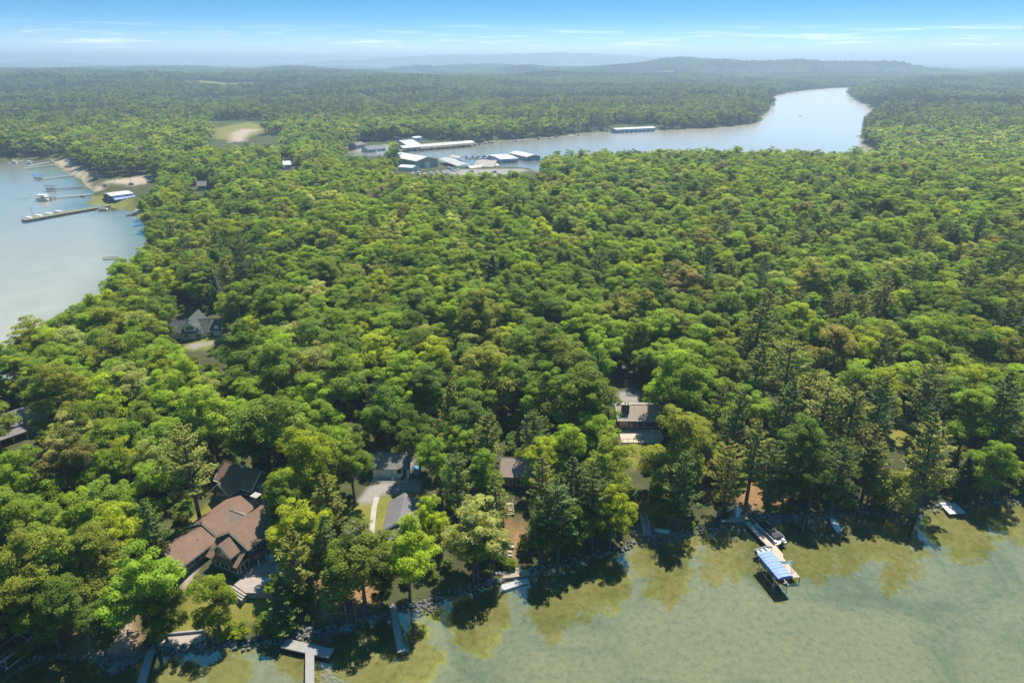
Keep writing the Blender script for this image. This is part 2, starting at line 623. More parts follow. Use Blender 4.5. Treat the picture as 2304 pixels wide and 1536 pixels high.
def ground_mat():
    m, nt, out = nodes_of('ground')
    L = nt.links.new
    geo = N(nt, 'ShaderNodeNewGeometry')
    pos = geo.outputs['Position']

    def attr(n):
        return N(nt, 'ShaderNodeAttribute', attribute_name=n).outputs['Fac']
    big = noise(nt, 0.02, 4, 0.6, pos)
    mid = noise(nt, 0.25, 6, 0.65, pos)
    fine = noise(nt, 2.2, 5, 0.7, pos)
    litter = ramp(nt, mid, [(0.3, (0.055, 0.045, 0.028)), (0.55, (0.06, 0.07, 0.025)), (0.75, (0.12, 0.095, 0.055))])
    forest = ramp(nt, big, [(0.3, (0.035, 0.06, 0.018)), (0.7, (0.06, 0.09, 0.025))])
    far = N(nt, 'ShaderNodeMapRange')
    far.inputs['From Min'].default_value = 700; far.inputs['From Max'].default_value = 1300
    sep_ = N(nt, 'ShaderNodeSeparateXYZ'); L(pos, sep_.inputs[0])
    L(sep_.outputs[1], far.inputs['Value'])
    c = mixrgb(nt, far.outputs[0], litter, forest)
    grass = ramp(nt, mid, [(0.25, (0.10, 0.12, 0.018)), (0.5, (0.17, 0.165, 0.03)), (0.75, (0.26, 0.21, 0.065))])
    grass = mixrgb(nt, 0.5, grass, ramp(nt, fine, [(0.3, (0.07, 0.085, 0.012)), (0.7, (0.24, 0.21, 0.055))]))
    c = mixrgb(nt, attr('lawn'), c, grass)
    needle = ramp(nt, fine, [(0.25, (0.13, 0.075, 0.035)), (0.5, (0.24, 0.14, 0.065)), (0.8, (0.36, 0.25, 0.12))])
    c = mixrgb(nt, attr('needles'), c, needle)
    gravel = ramp(nt, fine, [(0.25, (0.16, 0.145, 0.13)), (0.7, (0.30, 0.275, 0.25))])
    c = mixrgb(nt, attr('gravel'), c, gravel)
    sand = ramp(nt, fine, [(0.25, (0.27, 0.215, 0.155)), (0.75, (0.40, 0.33, 0.25))])
    c = mixrgb(nt, attr('sand'), c, sand)
    # lake bed: pale marl with olive weed and scattered stones
    weed = noise(nt, 0.06, 5, 0.6, pos, 0.6)
    speck = noise(nt, 0.9, 6, 0.75, pos)
    bedc = ramp(nt, weed, [(0.30, (0.155, 0.15, 0.045)), (0.52, (0.225, 0.215, 0.075)), (0.72, (0.31, 0.29, 0.125))])
    bedc = mixrgb(nt, 0.75, bedc, ramp(nt, speck, [(0.30, (0.09, 0.095, 0.025)), (0.45, (0.21, 0.204, 0.074)), (0.7, (0.305, 0.286, 0.13))]))
    swirl = noise(nt, 0.035, 6, 0.62, pos, 1.5)
    bedc = mixrgb(nt, 1.0, bedc, ramp(nt, swirl, [(0.34, (0.62, 0.68, 0.55)), (0.5, (1, 1, 1)), (0.66, (1.0, 1.0, 1.0)), (0.75, (0.8, 0.84, 0.7))]), 'MULTIPLY')
    vor = N(nt, 'ShaderNodeTexVoronoi', feature='F1')
    vor.inputs['Scale'].default_value = 0.55
    L(pos, vor.inputs['Vector'])
    c_ = ramp(nt, vor.outputs['Distance'], [(0.0, (1, 1, 1)), (0.11, (1, 1, 1)), (0.15, (0, 0, 0))])
    pick = ramp(nt, noise(nt, 0.16, 3, 0.6, pos), [(0.55, (0, 0, 0)), (0.62, (1, 1, 1))])
    bedc = mixrgb(nt, mth(nt, 'MULTIPLY', mth(nt, 'MULTIPLY', c_, pick), 0.7), bedc, (0.06, 0.07, 0.03))
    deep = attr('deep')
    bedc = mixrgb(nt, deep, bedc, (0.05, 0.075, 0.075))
    bedc = mixrgb(nt, attr('marl'), bedc, ramp(nt, weed, [(0.3, (0.58, 0.52, 0.43)), (0.7, (0.70, 0.63, 0.53))]))  # left lake bed: pale marl, brightened further to imitate the whitish sky's reflection
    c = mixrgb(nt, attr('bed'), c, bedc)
    p = N(nt, 'ShaderNodeBsdfPrincipled')
    L(c, p.inputs['Base Color'])
    p.inputs['Roughness'].default_value = 0.95
    p.inputs['Specular IOR Level'].default_value = 0.1
    bn = N(nt, 'ShaderNodeBump'); bn.inputs['Strength'].default_value = 0.6; bn.inputs['Distance'].default_value = 0.15
    L(fine, bn.inputs['Height']); L(bn.outputs[0], p.inputs['Normal'])
    L(p.outputs[0], out.inputs['Surface'])
    return m


gm = np_mesh('ground', np.column_stack([GX, GY, GZ]), GF, ground_mat(), True)


def set_attr(me, name, vals):
    a = me.attributes.new(name, 'FLOAT', 'POINT')
    a.data.foreach_set('value', np.asarray(vals, np.float32))


set_attr(gm, 'lawn', np.maximum(region(PG, LAWNS, 1.4), region(PG, FIELDS, 1.0, True)))
set_attr(gm, 'needles', region(PG, NEEDLES, 2.5))
set_attr(gm, 'gravel', region(PG, GRAVEL, 0.9))
set_attr(gm, 'sand', region(PG, SANDS, 1.2))
set_attr(gm, 'bed', sst(0.5 - DS / 0.8))
sd_l = sdf_poly(PG, LEFT); sd_c = sdf_poly(PG, CHAN); sd_n = sdf_poly(PG, NEAR)
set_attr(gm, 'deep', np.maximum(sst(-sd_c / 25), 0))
set_attr(gm, 'marl', sst(-sd_l / 30) * 0.9)  # pale marl plus imitated sky shine, left lake only
tag(put('ground', gm), 'forest floor, lawns, beaches and pale lake bed', None, None, 'structure')


def water_mat():
    m, nt, out = nodes_of('lake_water')
    L = nt.links.new
    geo = N(nt, 'ShaderNodeNewGeometry')
    mp = N(nt, 'ShaderNodeMapping')
    mp.inputs['Scale'].default_value = (1.0, 1.6, 1.0)
    L(geo.outputs['Position'], mp.inputs[0])
    w = noise(nt, 0.55, 5, 0.6, mp.outputs[0])
    w2 = noise(nt, 0.03, 4, 0.5, mp.outputs[0])
    bn = N(nt, 'ShaderNodeBump')
    bn.inputs['Distance'].default_value = 0.02
    L(mth(nt, 'MULTIPLY', w2, 0.45), bn.inputs['Strength'])
    L(w, bn.inputs['Height'])
    gl = N(nt, 'ShaderNodeBsdfGlossy')
    gl.inputs['Color'].default_value = (1.0, 0.92, 0.83, 1)
    sy = N(nt, 'ShaderNodeSeparateXYZ'); L(geo.outputs['Position'], sy.inputs[0])
    rr_ = N(nt, 'ShaderNodeMapRange')          # sheltered near shore, wind-ruffled open water
    rr_.inputs['From Min'].default_value = 150; rr_.inputs['From Max'].default_value = 700
    rr_.inputs['To Min'].default_value = 0.05; rr_.inputs['To Max'].default_value = 0.24
    L(sy.outputs[1], rr_.inputs['Value']); L(rr_.outputs[0], gl.inputs['Roughness'])
    L(bn.outputs[0], gl.inputs['Normal'])
    tr = N(nt, 'ShaderNodeBsdfTransparent')
    tr.inputs['Color'].default_value = (0.955, 0.972, 0.915, 1)
    fr = N(nt, 'ShaderNodeFresnel'); fr.inputs['IOR'].default_value = 1.5
    L(bn.outputs[0], fr.inputs['Normal'])
    f = mth(nt, 'ADD', mth(nt, 'MULTIPLY', fr.outputs[0], 1.35), 0.145, True)
    ms = N(nt, 'ShaderNodeMixShader')
    L(f, ms.inputs[0]); L(tr.outputs[0], ms.inputs[1]); L(gl.outputs[0], ms.inputs[2])
    L(ms.outputs[0], out.inputs['Surface'])
    return m


aw = np.radians(np.linspace(0, 360, 73)[:-1])
rw = np.array([1.0, 60, 200, 800, 3200])
WA, WR = np.meshgrid(aw, rw)
WV = np.column_stack([(np.sin(WA) * WR).ravel(), (np.cos(WA) * WR).ravel(), np.zeros(WA.size)])
i2, j2 = np.meshgrid(np.arange(len(rw) - 1), np.arange(72), indexing='ij')
b0 = (i2 * 72 + j2).ravel(); b1 = (i2 * 72 + (j2 + 1) % 72).ravel()
wm = np_mesh('lake', WV, np.column_stack([b0, b1, b1 + 72, b0 + 72]), water_mat(), True)
tag(put('lake', wm), 'calm clear shallow lake water', None, None, 'structure')

# ------------------------------------------------------------------ haze
hm, hnt, hout = nodes_of('haze')
pv = N(hnt, 'ShaderNodeVolumePrincipled')
pv.inputs['Color'].default_value = (0.64, 0.82, 1.0, 1)
pv.inputs['Density'].default_value = HAZE_DENSITY
pv.inputs['Anisotropy'].default_value = 0.35
hnt.links.new(pv.outputs[0], hout.inputs['Volume'])
print('highest ground', GZ.max())
HZ0, HZ1 = float(GZ.min()) - 1.2, max(118.0, float(GZ.max()) + 24)
hz_ = MB().box((0, 0, (HZ0 + HZ1) / 2), (54000, 54000, HZ1 - HZ0)).build('haze', hm)
tag(hz_, 'pale blue summer haze over the far land', None, None, 'stuff')

# ------------------------------------------------------------------ tree shapes
def leaf_quads(P, Nn, size, rng, aspect=0.7):
    n = len(P)
    Nn = Nn / (np.linalg.norm(Nn, axis=1)[:, None] + 1e-9)
    t = rng.normal(size=(n, 3))
    t -= (t * Nn).sum(1)[:, None] * Nn
    t /= np.linalg.norm(t, axis=1)[:, None] + 1e-9
    b = np.cross(Nn, t)
    s = (np.asarray(size) * np.ones(n))[:, None]
    fold = Nn * s * 0.18
    V = np.stack([P - t * s * 0.5, P + b * s * 0.5 * aspect + fold, P + t * s * 0.5, P - b * s * 0.5 * aspect + fold], 1).reshape(-1, 3)
    F = np.arange(n * 4).reshape(-1, 4)
    return V, F


def broadleaf(seed, nl=9, ncl=16, nlf=125, ls=0.295, Rr=5.0, Hh=15.0, droop=0.0, upright=0.0):
    """crown: boughs that carry rounded leaf clumps; trunk: tapered stem with a limb to each bough"""
    rng = np.random.default_rng(seed)
    P = []; Nn = []; Vr = []
    mb = MB()
    lean = rng.normal(0, 0.4, 2)
    top = Vector((lean[0], lean[1], Hh * 0.62))
    mb.tube([(0, 0, -0.8), (lean[0] * .2, lean[1] * .2, Hh * 0.2), (lean[0] * .5, lean[1] * .5, Hh * 0.42), top], [0.34, 0.26, 0.2, 0.08], 6)
    cz = Hh * 0.55
    for i in range(nl):
        if i == 0:
            d = np.array([0, 0, 1.0]) + rng.normal(0, 0.2, 3)
        else:
            a = 6.283 * (i / (nl - 1)) + rng.normal(0, 0.35)
            el = rng.uniform(-0.75, 0.85)
            d = np.array([math.cos(a) * math.cos(el), math.sin(a) * math.cos(el), math.sin(el)])
        off = d * np.array([Rr * 0.6, Rr * 0.6, Hh * 0.32]) * rng.uniform(0.8, 1.12)
        off[2] += upright * abs(off[2]) * 0.4
        c = np.array([lean[0], lean[1], cz]) + off
        lr = Rr * rng.uniform(0.36, 0.54)
        z0 = Hh * rng.uniform(0.28, 0.5)
        mb.tube([(lean[0] * .4, lean[1] * .4, z0), (c[0] * .5, c[1] * .5, z0 * .45 + c[2] * .55), tuple(c)], [0.12, 0.07, 0.03], 4, False)
        for j in range(ncl):
            u = rng.normal(size=3); u /= np.linalg.norm(u)
            u[2] = u[2] * 0.8 + 0.25
            cc = c + u * lr * np.array([1, 1, 0.85]) * rng.uniform(0.62, 1.08)
            cr_ = Rr * rng.uniform(0.14, 0.24)
            q = rng.normal(size=(nlf, 3)); q /= np.linalg.norm(q, axis=1)[:, None]
            q[:, 2] = np.where(q[:, 2] < -0.3, -q[:, 2], q[:, 2])
            rr = cr_ * rng.uniform(0.55, 1.05, nlf)[:, None]
            pp = cc + q * rr * np.array([1, 1, 0.72])
            if droop:
                k = rng.uniform(0, 1, nlf) ** 1.5 * droop
                pp[:, 2] -= k
            P.append(pp)
            Nn.append(q * 0.6 + np.array([0, 0, 0.75]) + rng.normal(0, 0.3, (nlf, 3)))
            Vr.append(np.clip(rng.uniform(0.15, 0.75) + rng.normal(0, 0.14, nlf), 0, 1))
    P = np.concatenate(P); Nn = np.concatenate(Nn); Vr = np.concatenate(Vr)
    V, F = leaf_quads(P, Nn, rng.uniform(0.75, 1.3, len(P)) * ls, rng)
    return V, F, np.repeat(Vr, 4), mb


def pine(seed, whorls=15, nb=5, nt_=84, Hh=20.0, Rr=4.4, ls=0.42, base=0.28, cone=1.0, flat=1.0):
    """white pine: tiers of flat upswept plumes with gaps between"""
    rng = np.random.default_rng(seed)
    P = []; Nn = []; Vr = []
    mb = MB()
    lean = rng.normal(0, 0.5, 2)
    mb.tube([(0, 0, -0.8), (lean[0] * .3, lean[1] * .3, Hh * 0.45), (lean[0], lean[1], Hh * 0.97)], [0.36, 0.24, 0.04], 6)
    for w in range(whorls):
        f = w / (whorls - 1)
        z = Hh * (base + (1 - base) * f) - 0.2
        prof = (1 - f) ** 0.8 * 0.92 * cone + (1 - cone) * math.sqrt(max(0, 1 - (2 * f - 0.75) ** 2 * 0.7)) * 0.9 + 0.10
        if f < 0.18:
            prof *= 0.65 + f * 1.9
        a0 = rng.uniform(0, 6.28)
        n = max(3, int(nb * (1 if f < 0.85 else 0.7)))
        for b in range(n):
            a = a0 + 6.283 * b / n + rng.normal(0, 0.25)
            ln = Rr * prof * rng.uniform(0.55, 1.18)
            up = 0.10 + 0.5 * f + rng.normal(0, 0.07)
            d = np.array([math.cos(a), math.sin(a), up]); d /= np.linalg.norm(d)
            o = np.array([lean[0] * f, lean[1] * f, z + rng.normal(0, 0.2)])
            mb.tube([tuple(o), tuple(o + d * ln * 0.8)], [0.06, 0.015], 3, False)
            k = max(8, int(nt_ * (0.35 + 0.65 * prof)))
            t = rng.uniform(0.22, 1.0, k) ** 0.75
            side = np.array([-math.sin(a), math.cos(a), 0])
            wd = ln * 0.24 * np.sin(np.clip(t, 0, 1) * 2.6 + 0.25)
            sgn = rng.uniform(-1, 1, k)
            pp = o + d * (t * ln)[:, None] + side * (wd * sgn)[:, None]
            pp[:, 2] += rng.uniform(-0.05, 0.34, k) * flat + 0.12 * t * ln * t
            P.append(pp)
            Nn.append(np.array([0, 0, 0.85]) + d * 0.35 + rng.normal(0, 0.45, (k, 3)))
            Vr.append(np.clip(rng.uniform(0.2, 0.7) + rng.normal(0, 0.13, k), 0, 1))
    P = np.concatenate(P); Nn = np.concatenate(Nn); Vr = np.concatenate(Vr)
    V, F = leaf_quads(P, Nn, rng.uniform(0.7, 1.35, len(P)) * ls, rng, 0.5)
    return V, F, np.repeat(Vr, 4), mb


def crown_mesh(name, V, F, Vr, mat):
    me = np_mesh(name, V, F, mat)
    a = me.attributes.new('var', 'FLOAT', 'POINT')
    a.data.foreach_set('value', Vr.astype(np.float32))
    return me


def joined_mesh(name, V, F, Vr, mb, mat, bark):
    """crown and stem in one mesh, for the far wood"""
    tv = np.array(mb.v, np.float32)
    tf = [f for f in mb.f if len(f) == 4]
    VV = np.concatenate([V, tv]); FF = np.concatenate([F, np.array(tf) + len(V)])
    me = np_mesh(name, VV, FF, mat)
    me.materials.append(bark)
    mi = np.zeros(len(FF), np.int32); mi[len(F):] = 1
    me.polygons.foreach_set('material_index', mi)
    a = me.attributes.new('var', 'FLOAT', 'POINT')
    a.data.foreach_set('value', np.concatenate([Vr, np.full(len(tv), 0.5)]).astype(np.float32))
    return me


TREES = {}   # kind -> list of (crown mesh, trunk mesh)
FAR = []     # joined meshes for the wood, in order


def far_proto(me):
    o = bpy.data.objects.new('wood_%02d' % len(FAR), me)
    FAR.append(o)


BROAD_N, CONI_N = 9, 6
TREES['broad'] = []; TREES['pine'] = []; TREES['spruce'] = []; TREES['willow'] = []
for s in range(BROAD_N):
    g = broadleaf(100 + s, nl=8 + s % 4, upright=0.4 if s % 3 == 0 else 0.0)
    TREES['broad'].append((crown_mesh('leaf_crown', g[0], g[1], g[2], LEAF), g[3].mesh('trunk', BARK)))
    far_proto(joined_mesh('wood', *g, LEAF, BARK))
for s in range(CONI_N):
    if s < 4:
        g = pine(200 + s, whorls=15 + s % 3, cone=(0.75, 0.45, 0.9, 0.3)[s])
        TREES['pine'].append((crown_mesh('needle_crown', g[0], g[1], g[2], NEEDLE), g[3].mesh('trunk', BARK)))
    else:
        g = pine(200 + s, whorls=24, nb=8, nt_=36, Hh=14, Rr=2.6, ls=0.4, base=0.06, cone=1.0, flat=0.4)
        TREES['spruce'].append((crown_mesh('needle_crown', g[0], g[1], g[2], NEEDLE), g[3].mesh('trunk', BARK)))
    far_proto(joined_mesh('wood', *g, NEEDLE, BARK))
g = broadleaf(300, nl=11, ncl=14, nlf=60, ls=0.42, droop=2.6)
TREES['willow'].append((crown_mesh('leaf_crown', g[0], g[1], g[2], LEAF), g[3].mesh('trunk', BARK)))
LOW0 = len(FAR)
for s in range(6):   # lighter shapes, for beyond six hundred metres
    g = broadleaf(400 + s, nl=7, ncl=7, nlf=11, ls=1.15)
    far_proto(joined_mesh('wood', *g, LEAF, BARK))
for s in range(3):
    g = pine(420 + s, whorls=9, nb=4, nt_=9, ls=1.4, cone=0.7)
    far_proto(joined_mesh('wood', *g, NEEDLE, BARK))
CL0 = len(FAR)
for s in range(6):   # groups of a dozen crowns, for the far hills
    rng = np.random.default_rng(440 + s)
    Vs = []; Fs = []; Rs = []; nv = 0
    for k in range(13):
        con = (s >= 4 and k % 3) or (s < 4 and k % 7 == 6)
        g = pine(500 + s * 20 + k, whorls=6, nb=5, nt_=6, Hh=15, Rr=4.2, ls=2.6, base=0.2, cone=0.6) if con else broadleaf(500 + s * 20 + k, nl=6, ncl=4, nlf=5, ls=2.3)
        q = rng.uniform(0.8, 1.25)
        V = g[0] * np.array([q * 1.25, q * 1.25, q * rng.uniform(.85, 1.2)]) + np.array([rng.uniform(-14, 14), rng.uniform(-14, 14), 0])
        Vs.append(V); Fs.append(g[1] + nv); nv += len(V)
        Rs.append(np.clip(g[2] * 0.6 + rng.uniform(-0.1, 0.5) - (0.25 if con else 0), 0, 1))
    me = crown_mesh('wood', np.concatenate(Vs), np.concatenate(Fs), np.concatenate(Rs), LEAF)
    far_proto(me)

TINTS = {
    'bright': (0.110, 0.145, 0.016), 'green': (0.087, 0.118, 0.016), 'deep': (0.060, 0.089, 0.015), 'olive': (0.110, 0.119, 0.019),
    'pale': (0.160, 0.168, 0.050), 'lime': (0.142, 0.162, 0.012), 'bronze': (0.112, 0.100, 0.026), 'rosy': (0.135, 0.118, 0.055),
    'pine': (0.062, 0.080, 0.022), 'pine_light': (0.104, 0.110, 0.026), 'pine_dark': (0.038, 0.056, 0.020), 'willow': (0.130, 0.142, 0.026),
}
TINT_WORDS = {'bright': 'bright green', 'green': 'mid green', 'deep': 'dark green', 'olive': 'olive green', 'pale': 'pale grey-green',
              'lime': 'yellow-green', 'bronze': 'bronze-green', 'rosy': 'pinkish brown', 'pine': 'blue-green', 'pine_light': 'golden green',
              'pine_dark': 'blackish green', 'willow': 'soft yellow-green'}

# the foreground trees one by one: crown centre in the photograph, crown radius in pixels, kind, colour
FRONT = [
    (45, 1300, 85, 'broad', 'olive'), (125, 1275, 80, 'broad', 'olive'), (205, 1285, 75, 'broad', 'olive'), (75, 1400, 70, 'broad', 'green'),
    (150, 1425, 70, 'broad', 'deep'), (215, 1400, 45, 'broad', 'deep'), (320, 1320, 88, 'broad', 'bright'), (335, 1400, 55, 'broad', 'green'),
    (478, 1338, 52, 'broad', 'bright'),
    (628, 1375, 50, 'spruce', 'pine'), (612, 1320, 22, 'broad', 'lime'), (655, 1262, 56, 'pine', 'pine_light'), (732, 1225, 46, 'pine', 'pine'),
    (810, 1262, 82, 'broad', 'olive'), (770, 1290, 50, 'broad', 'green'), (912, 1268, 70, 'broad', 'lime'), (850, 1350, 34, 'broad', 'deep'),
    (732, 1362, 34, 'pine', 'pine_light'), (968, 1172, 38, 'broad', 'lime'), (992, 1050, 52, 'broad', 'green'), (1028, 1080, 42, 'pine', 'pine'),
    (1072, 1195, 72, 'broad', 'pale'), (1060, 1270, 60, 'broad', 'olive'), (1110, 1280, 40, 'broad', 'deep'),
    (1090, 995, 50, 'pine', 'pine_light'), (1200, 985, 40, 'pine', 'pine'), (1092, 1070, 44, 'broad', 'green'), (1222, 1092, 46, 'pine', 'pine_light'),
    (1285, 1105, 56, 'pine', 'pine'), (1215, 1180, 44, 'pine', 'pine'), (1262, 1190, 58, 'pine', 'pine'), (1335, 1120, 54, 'pine', 'pine'),
    (1290, 1235, 48, 'broad', 'deep'), (1120, 1130, 40, 'pine', 'pine_light'), (1225, 1250, 40, 'broad', 'deep'),
    (1385, 1195, 56, 'broad', 'lime'), (1345, 1215, 44, 'broad', 'green'), (1378, 1050, 62, 'broad', 'olive'), (1318, 905, 88, 'broad', 'green'), (1270, 1010, 50, 'broad', 'bright'),
    (1345, 970, 50, 'broad', 'bright'), (1522, 1005, 76, 'broad', 'olive'), (1548, 1130, 56, 'pine', 'pine'), (1505, 1130, 34, 'broad', 'deep'),
    (1508, 856, 66, 'broad', 'bright'), (1560, 840, 76, 'broad', 'bright'), (1545, 905, 66, 'broad', 'green'),
    (1650, 950, 50, 'pine', 'pine'), (1640, 1060, 46, 'pine', 'pine_light'), (1695, 1025, 54, 'pine', 'pine_light'), (1740, 1060, 44, 'pine', 'pine'),
    (1800, 1020, 66, 'broad', 'deep'), (1845, 1090, 52, 'broad', 'deep'), (1780, 1105, 40, 'broad', 'green'), (1895, 1070, 48, 'pine', 'pine'),
    (1695, 850, 56, 'pine', 'pine'), (1700, 760, 56, 'pine', 'pine'), (1775, 830, 58, 'pine', 'pine_light'), (1765, 930, 54, 'pine', 'pine'),
    (1850, 935, 56, 'pine', 'pine_light'), (1915, 950, 62, 'pine', 'pine_light'), (1975, 925, 52, 'pine', 'pine'), (1960, 1030, 50, 'pine', 'pine_light'),
    (2012, 1115, 52, 'willow', 'willow'), (1985, 1085, 44, 'pine', 'pine_light'), (2115, 1050, 66, 'pine', 'pine_light'), (2175, 945, 58, 'broad', 'bright'), (2100, 960, 50, 'pine', 'pine_dark'),
    (2085, 880, 52, 'pine', 'pine_light'), (2265, 930, 60, 'pine', 'pine'), (2240, 1065, 50, 'broad', 'green'), (2180, 1090, 40, 'spruce', 'pine_dark'), (2290, 1085, 44, 'broad', 'bright'),
    (2200, 790, 76, 'broad', 'green'), (2130, 760, 66, 'broad', 'bright'), (1920, 790, 60, 'broad', 'lime'), (1850, 790, 60, 'broad', 'bronze'), (2270, 820, 46, 'broad', 'bronze'),
    (425, 1050, 66, 'pine', 'pine_light'), (345, 1185, 44, 'pine', 'pine'), (330, 1105, 54, 'broad', 'bright'), (240, 1070, 52, 'broad', 'bright'),
    (285, 1040, 50, 'broad', 'lime'), (60, 1095, 64, 'broad', 'bright'), (150, 1040, 66, 'broad', 'bronze'), (200, 1170, 66, 'broad', 'bright'),
    (265, 1200, 60, 'broad', 'lime'), (130, 1180, 50, 'broad', 'green'), (60, 1180, 60, 'broad', 'bright'), (30, 1080, 46, 'broad', 'green'),
    (612, 955, 88, 'broad', 'green'), (560, 1000, 50, 'broad', 'deep'), (690, 1055, 76, 'broad', 'lime'), (790, 1045, 58, 'broad', 'green'), (745, 1020, 54, 'broad', 'bright'),
    (640, 1135, 56, 'broad', 'green'), (735, 1130, 50, 'pine', 'pine_light'), (590, 1045, 40, 'spruce', 'pine_dark'),
    (130, 900, 70, 'broad', 'olive'), (470, 930, 70, 'broad', 'bright'), (540, 800, 66, 'broad', 'deep'), (620, 850, 60, 'broad', 'green'),
    (1090, 850, 74, 'broad', 'olive'), (1050, 800, 44, 'broad', 'pale'), (1240, 810, 66, 'broad', 'olive'), (1080, 720, 66, 'broad', 'olive'), (1230, 880, 56, 'broad', 'green'),
    (940, 990, 50, 'broad', 'deep'), (870, 930, 60, 'broad', 'deep'), (760, 860, 66, 'broad', 'green'),
    (520, 1408, 15, 'broad', 'olive'), (545, 1432, 15, 'broad', 'lime'), (498, 1440, 13, 'broad', 'green'), (575, 1440, 18, 'broad', 'green'), (600, 1446, 16, 'broad', 'deep'), (540, 1405, 12, 'broad', 'green'), (520, 1438, 12, 'broad', 'lime'),
    (895, 1180, 9, 'broad', 'deep'), (1480, 1150, 12, 'broad', 'olive'), (1725, 1140, 14, 'broad', 'green'),
    (1640, 480, 36, 'broad', 'pale'), (1300, 545, 34, 'broad', 'pale'), (1530, 640, 46, 'broad', 'rosy'), (1820, 640, 50, 'broad', 'pale'), (1110, 640, 40, 'spruce', 'pine'),
]
# openings that stay clear: (x0, y0, x1, y1) in the photograph; nothing that stands nearer than the point (px, py) may cover them
CLEAR = [
    (398, 700, 488, 762, 445, 752), (1388, 885, 1452, 985, 1420, 975), (838, 1022, 916, 1076, 875, 1075), (800, 1080, 938, 1130, 870, 1105),
    (800, 1130, 872, 1190, 830, 1180), (880, 1130, 934, 1200, 905, 1195), (400, 1145, 625, 1300, 520, 1290), (478, 1070, 555, 1130, 520, 1125),
    (540, 1085, 600, 1160, 570, 1150), (1112, 1040, 1175, 1095, 1140, 1092), (1135, 1185, 1180, 1300, 1160, 1290), (10, 935, 75, 985, 40, 985),
    (205, 380, 300, 470, 260, 450), (300, 396, 345, 425, 330, 410), (895, 315, 1210, 386, 1000, 392), (780, 322, 870, 350, 830, 345),
    (1380, 278, 1480, 296, 1430, 292), (1385, 872, 1450, 905, 1420, 900), (1172, 880, 1196, 970, 1185, 960), (480, 274, 625, 320, 540, 305),
    (1440, 1120, 1510, 1225, 1480, 1215), (1600, 1140, 1800, 1190, 1700, 1180), (1660, 1085, 1740, 1120, 1700, 1115), (520, 1300, 640, 1440, 560, 1420),
    (340, 1420, 560, 1480, 440, 1465), (760, 1360, 1000, 1420, 880, 1400), (200, 1360, 300, 1430, 250, 1425), (7, 1430, 80, 1536, 40, 1500),
    (1400, 975, 1440, 1060, 1420, 1050), (2000, 940, 2050, 1010, 2030, 1000), (2110, 1125, 2180, 1160, 2140, 1150), (112, 352, 200, 410, 160, 390),
    (670, 1380, 760, 1470, 700, 1440), (1000, 1300, 1330, 1400, 1150, 1310), (430, 760, 500, 790, 460, 775), (380, 1240, 450, 1330, 420, 1320), (150, 1420, 330, 1500, 250, 1480),
    (1180, 300, 1980, 311, 1150, 372), (632, 366, 662, 382, 645, 381), (436, 414, 472, 430, 452, 429), (1095, 343, 1215, 374, 1150, 372), (900, 345, 990, 374, 940, 378), (795, 322, 870, 343, 830, 340),
]
SOLID = [  # ground that carries no trees (buildings, yards, drives)
    [(470, 1075), (640, 1060), (650, 1180), (640, 1310), (540, 1320), (470, 1320), (385, 1310), (385, 1240)],
    [(790, 1010), (945, 1010), (950, 1210), (770, 1215)], [(1110, 1040), (1190, 1040), (1190, 1110), (1110, 1110)],
    [(1380, 872), (1450, 872), (1465, 1000), (1375, 1000)], [(-40, 925), (85, 925), (85, 1000), (-40, 1000)],
    [(390, 705), (500, 700), (520, 770), (400, 790)], [(200, 406), (330, 395), (348, 402), (335, 412), (302, 424), (300, 470), (195, 468)],
    [(895, 350), (1020, 345), (1215, 350), (1200, 388), (1110, 396), (1020, 394), (900, 380)], [(795, 324), (955, 312), (1075, 319), (1075, 330), (795, 350)],
    [(1375, 280), (1490, 280), (1490, 296), (1375, 296)], [(480, 272), (600, 272), (600, 300), (545, 322), (480, 316)],
    [(630, 372), (664, 372), (664, 382), (630, 382)], [(436, 418), (474, 418), (474, 432), (436, 432)],
    [(112, 345), (150, 350), (200, 395), (190, 430), (100, 360)],
]

rng = np.random.default_rng(11)
pos = []     # x, y, z, scale_xy, scale_z, kind, variant, tint(rgb), rot, tintname, hand-placed


def jitter_tint(nm):
    t = np.array(TINTS[nm]) * 2.65 * rng.uniform(0.8, 1.2)
    return tuple(t * np.array([rng.uniform(0.94, 1.08), 1.0, rng.uniform(0.85, 1.15)]))


taken = []
for (px, py, r, kind, tn) in FRONT:
    hc = {'broad': 8.5, 'pine': 9.5, 'spruce': 5.0, 'willow': 6.0}[kind]
    for _ in range(3):
        p = at2(px, py, hc)
        _, _, dep = proj(p.x, p.y, p.z + hc)
        rm = r * dep / FPX
        if kind == 'broad':
            hgt = min(21.0, 2.45 * rm + 4.0 * min(1.0, max(0.0, (rm - 1.2) / 2.0))); hc = 0.6 * hgt; sxy = rm / 5.2; sz = hgt / 15.0
        elif kind == 'pine':
            hgt = min(24.0, 3.3 * rm + 3.5); hc = 0.6 * hgt; sxy = rm / 4.3; sz = hgt / 20.0
        elif kind == 'willow':
            hgt = 2.1 * rm + 1; hc = 0.5 * hgt; sxy = rm / 5.0; sz = hgt / 15.0
        else:
            hgt = 2.7 * rm + 1; hc = 0.45 * hgt; sxy = rm / 2.7; sz = hgt / 14.0
    if shore(np.array([[p.x, p.y]]))[0] < 1.0:
        for k in range(12):
            p.y += 0.8
            if shore(np.array([[p.x, p.y]]))[0] >= 1.0:
                break
        p.z = gz1(p.x, p.y)
    pos.append([p.x, p.y, p.z, sxy, sz, kind, int(rng.integers(0, len(TREES[kind]))), jitter_tint(tn), rng.uniform(0, 6.28), tn, True])
    taken.append((p.x, p.y, rm))
taken = np.array(taken)


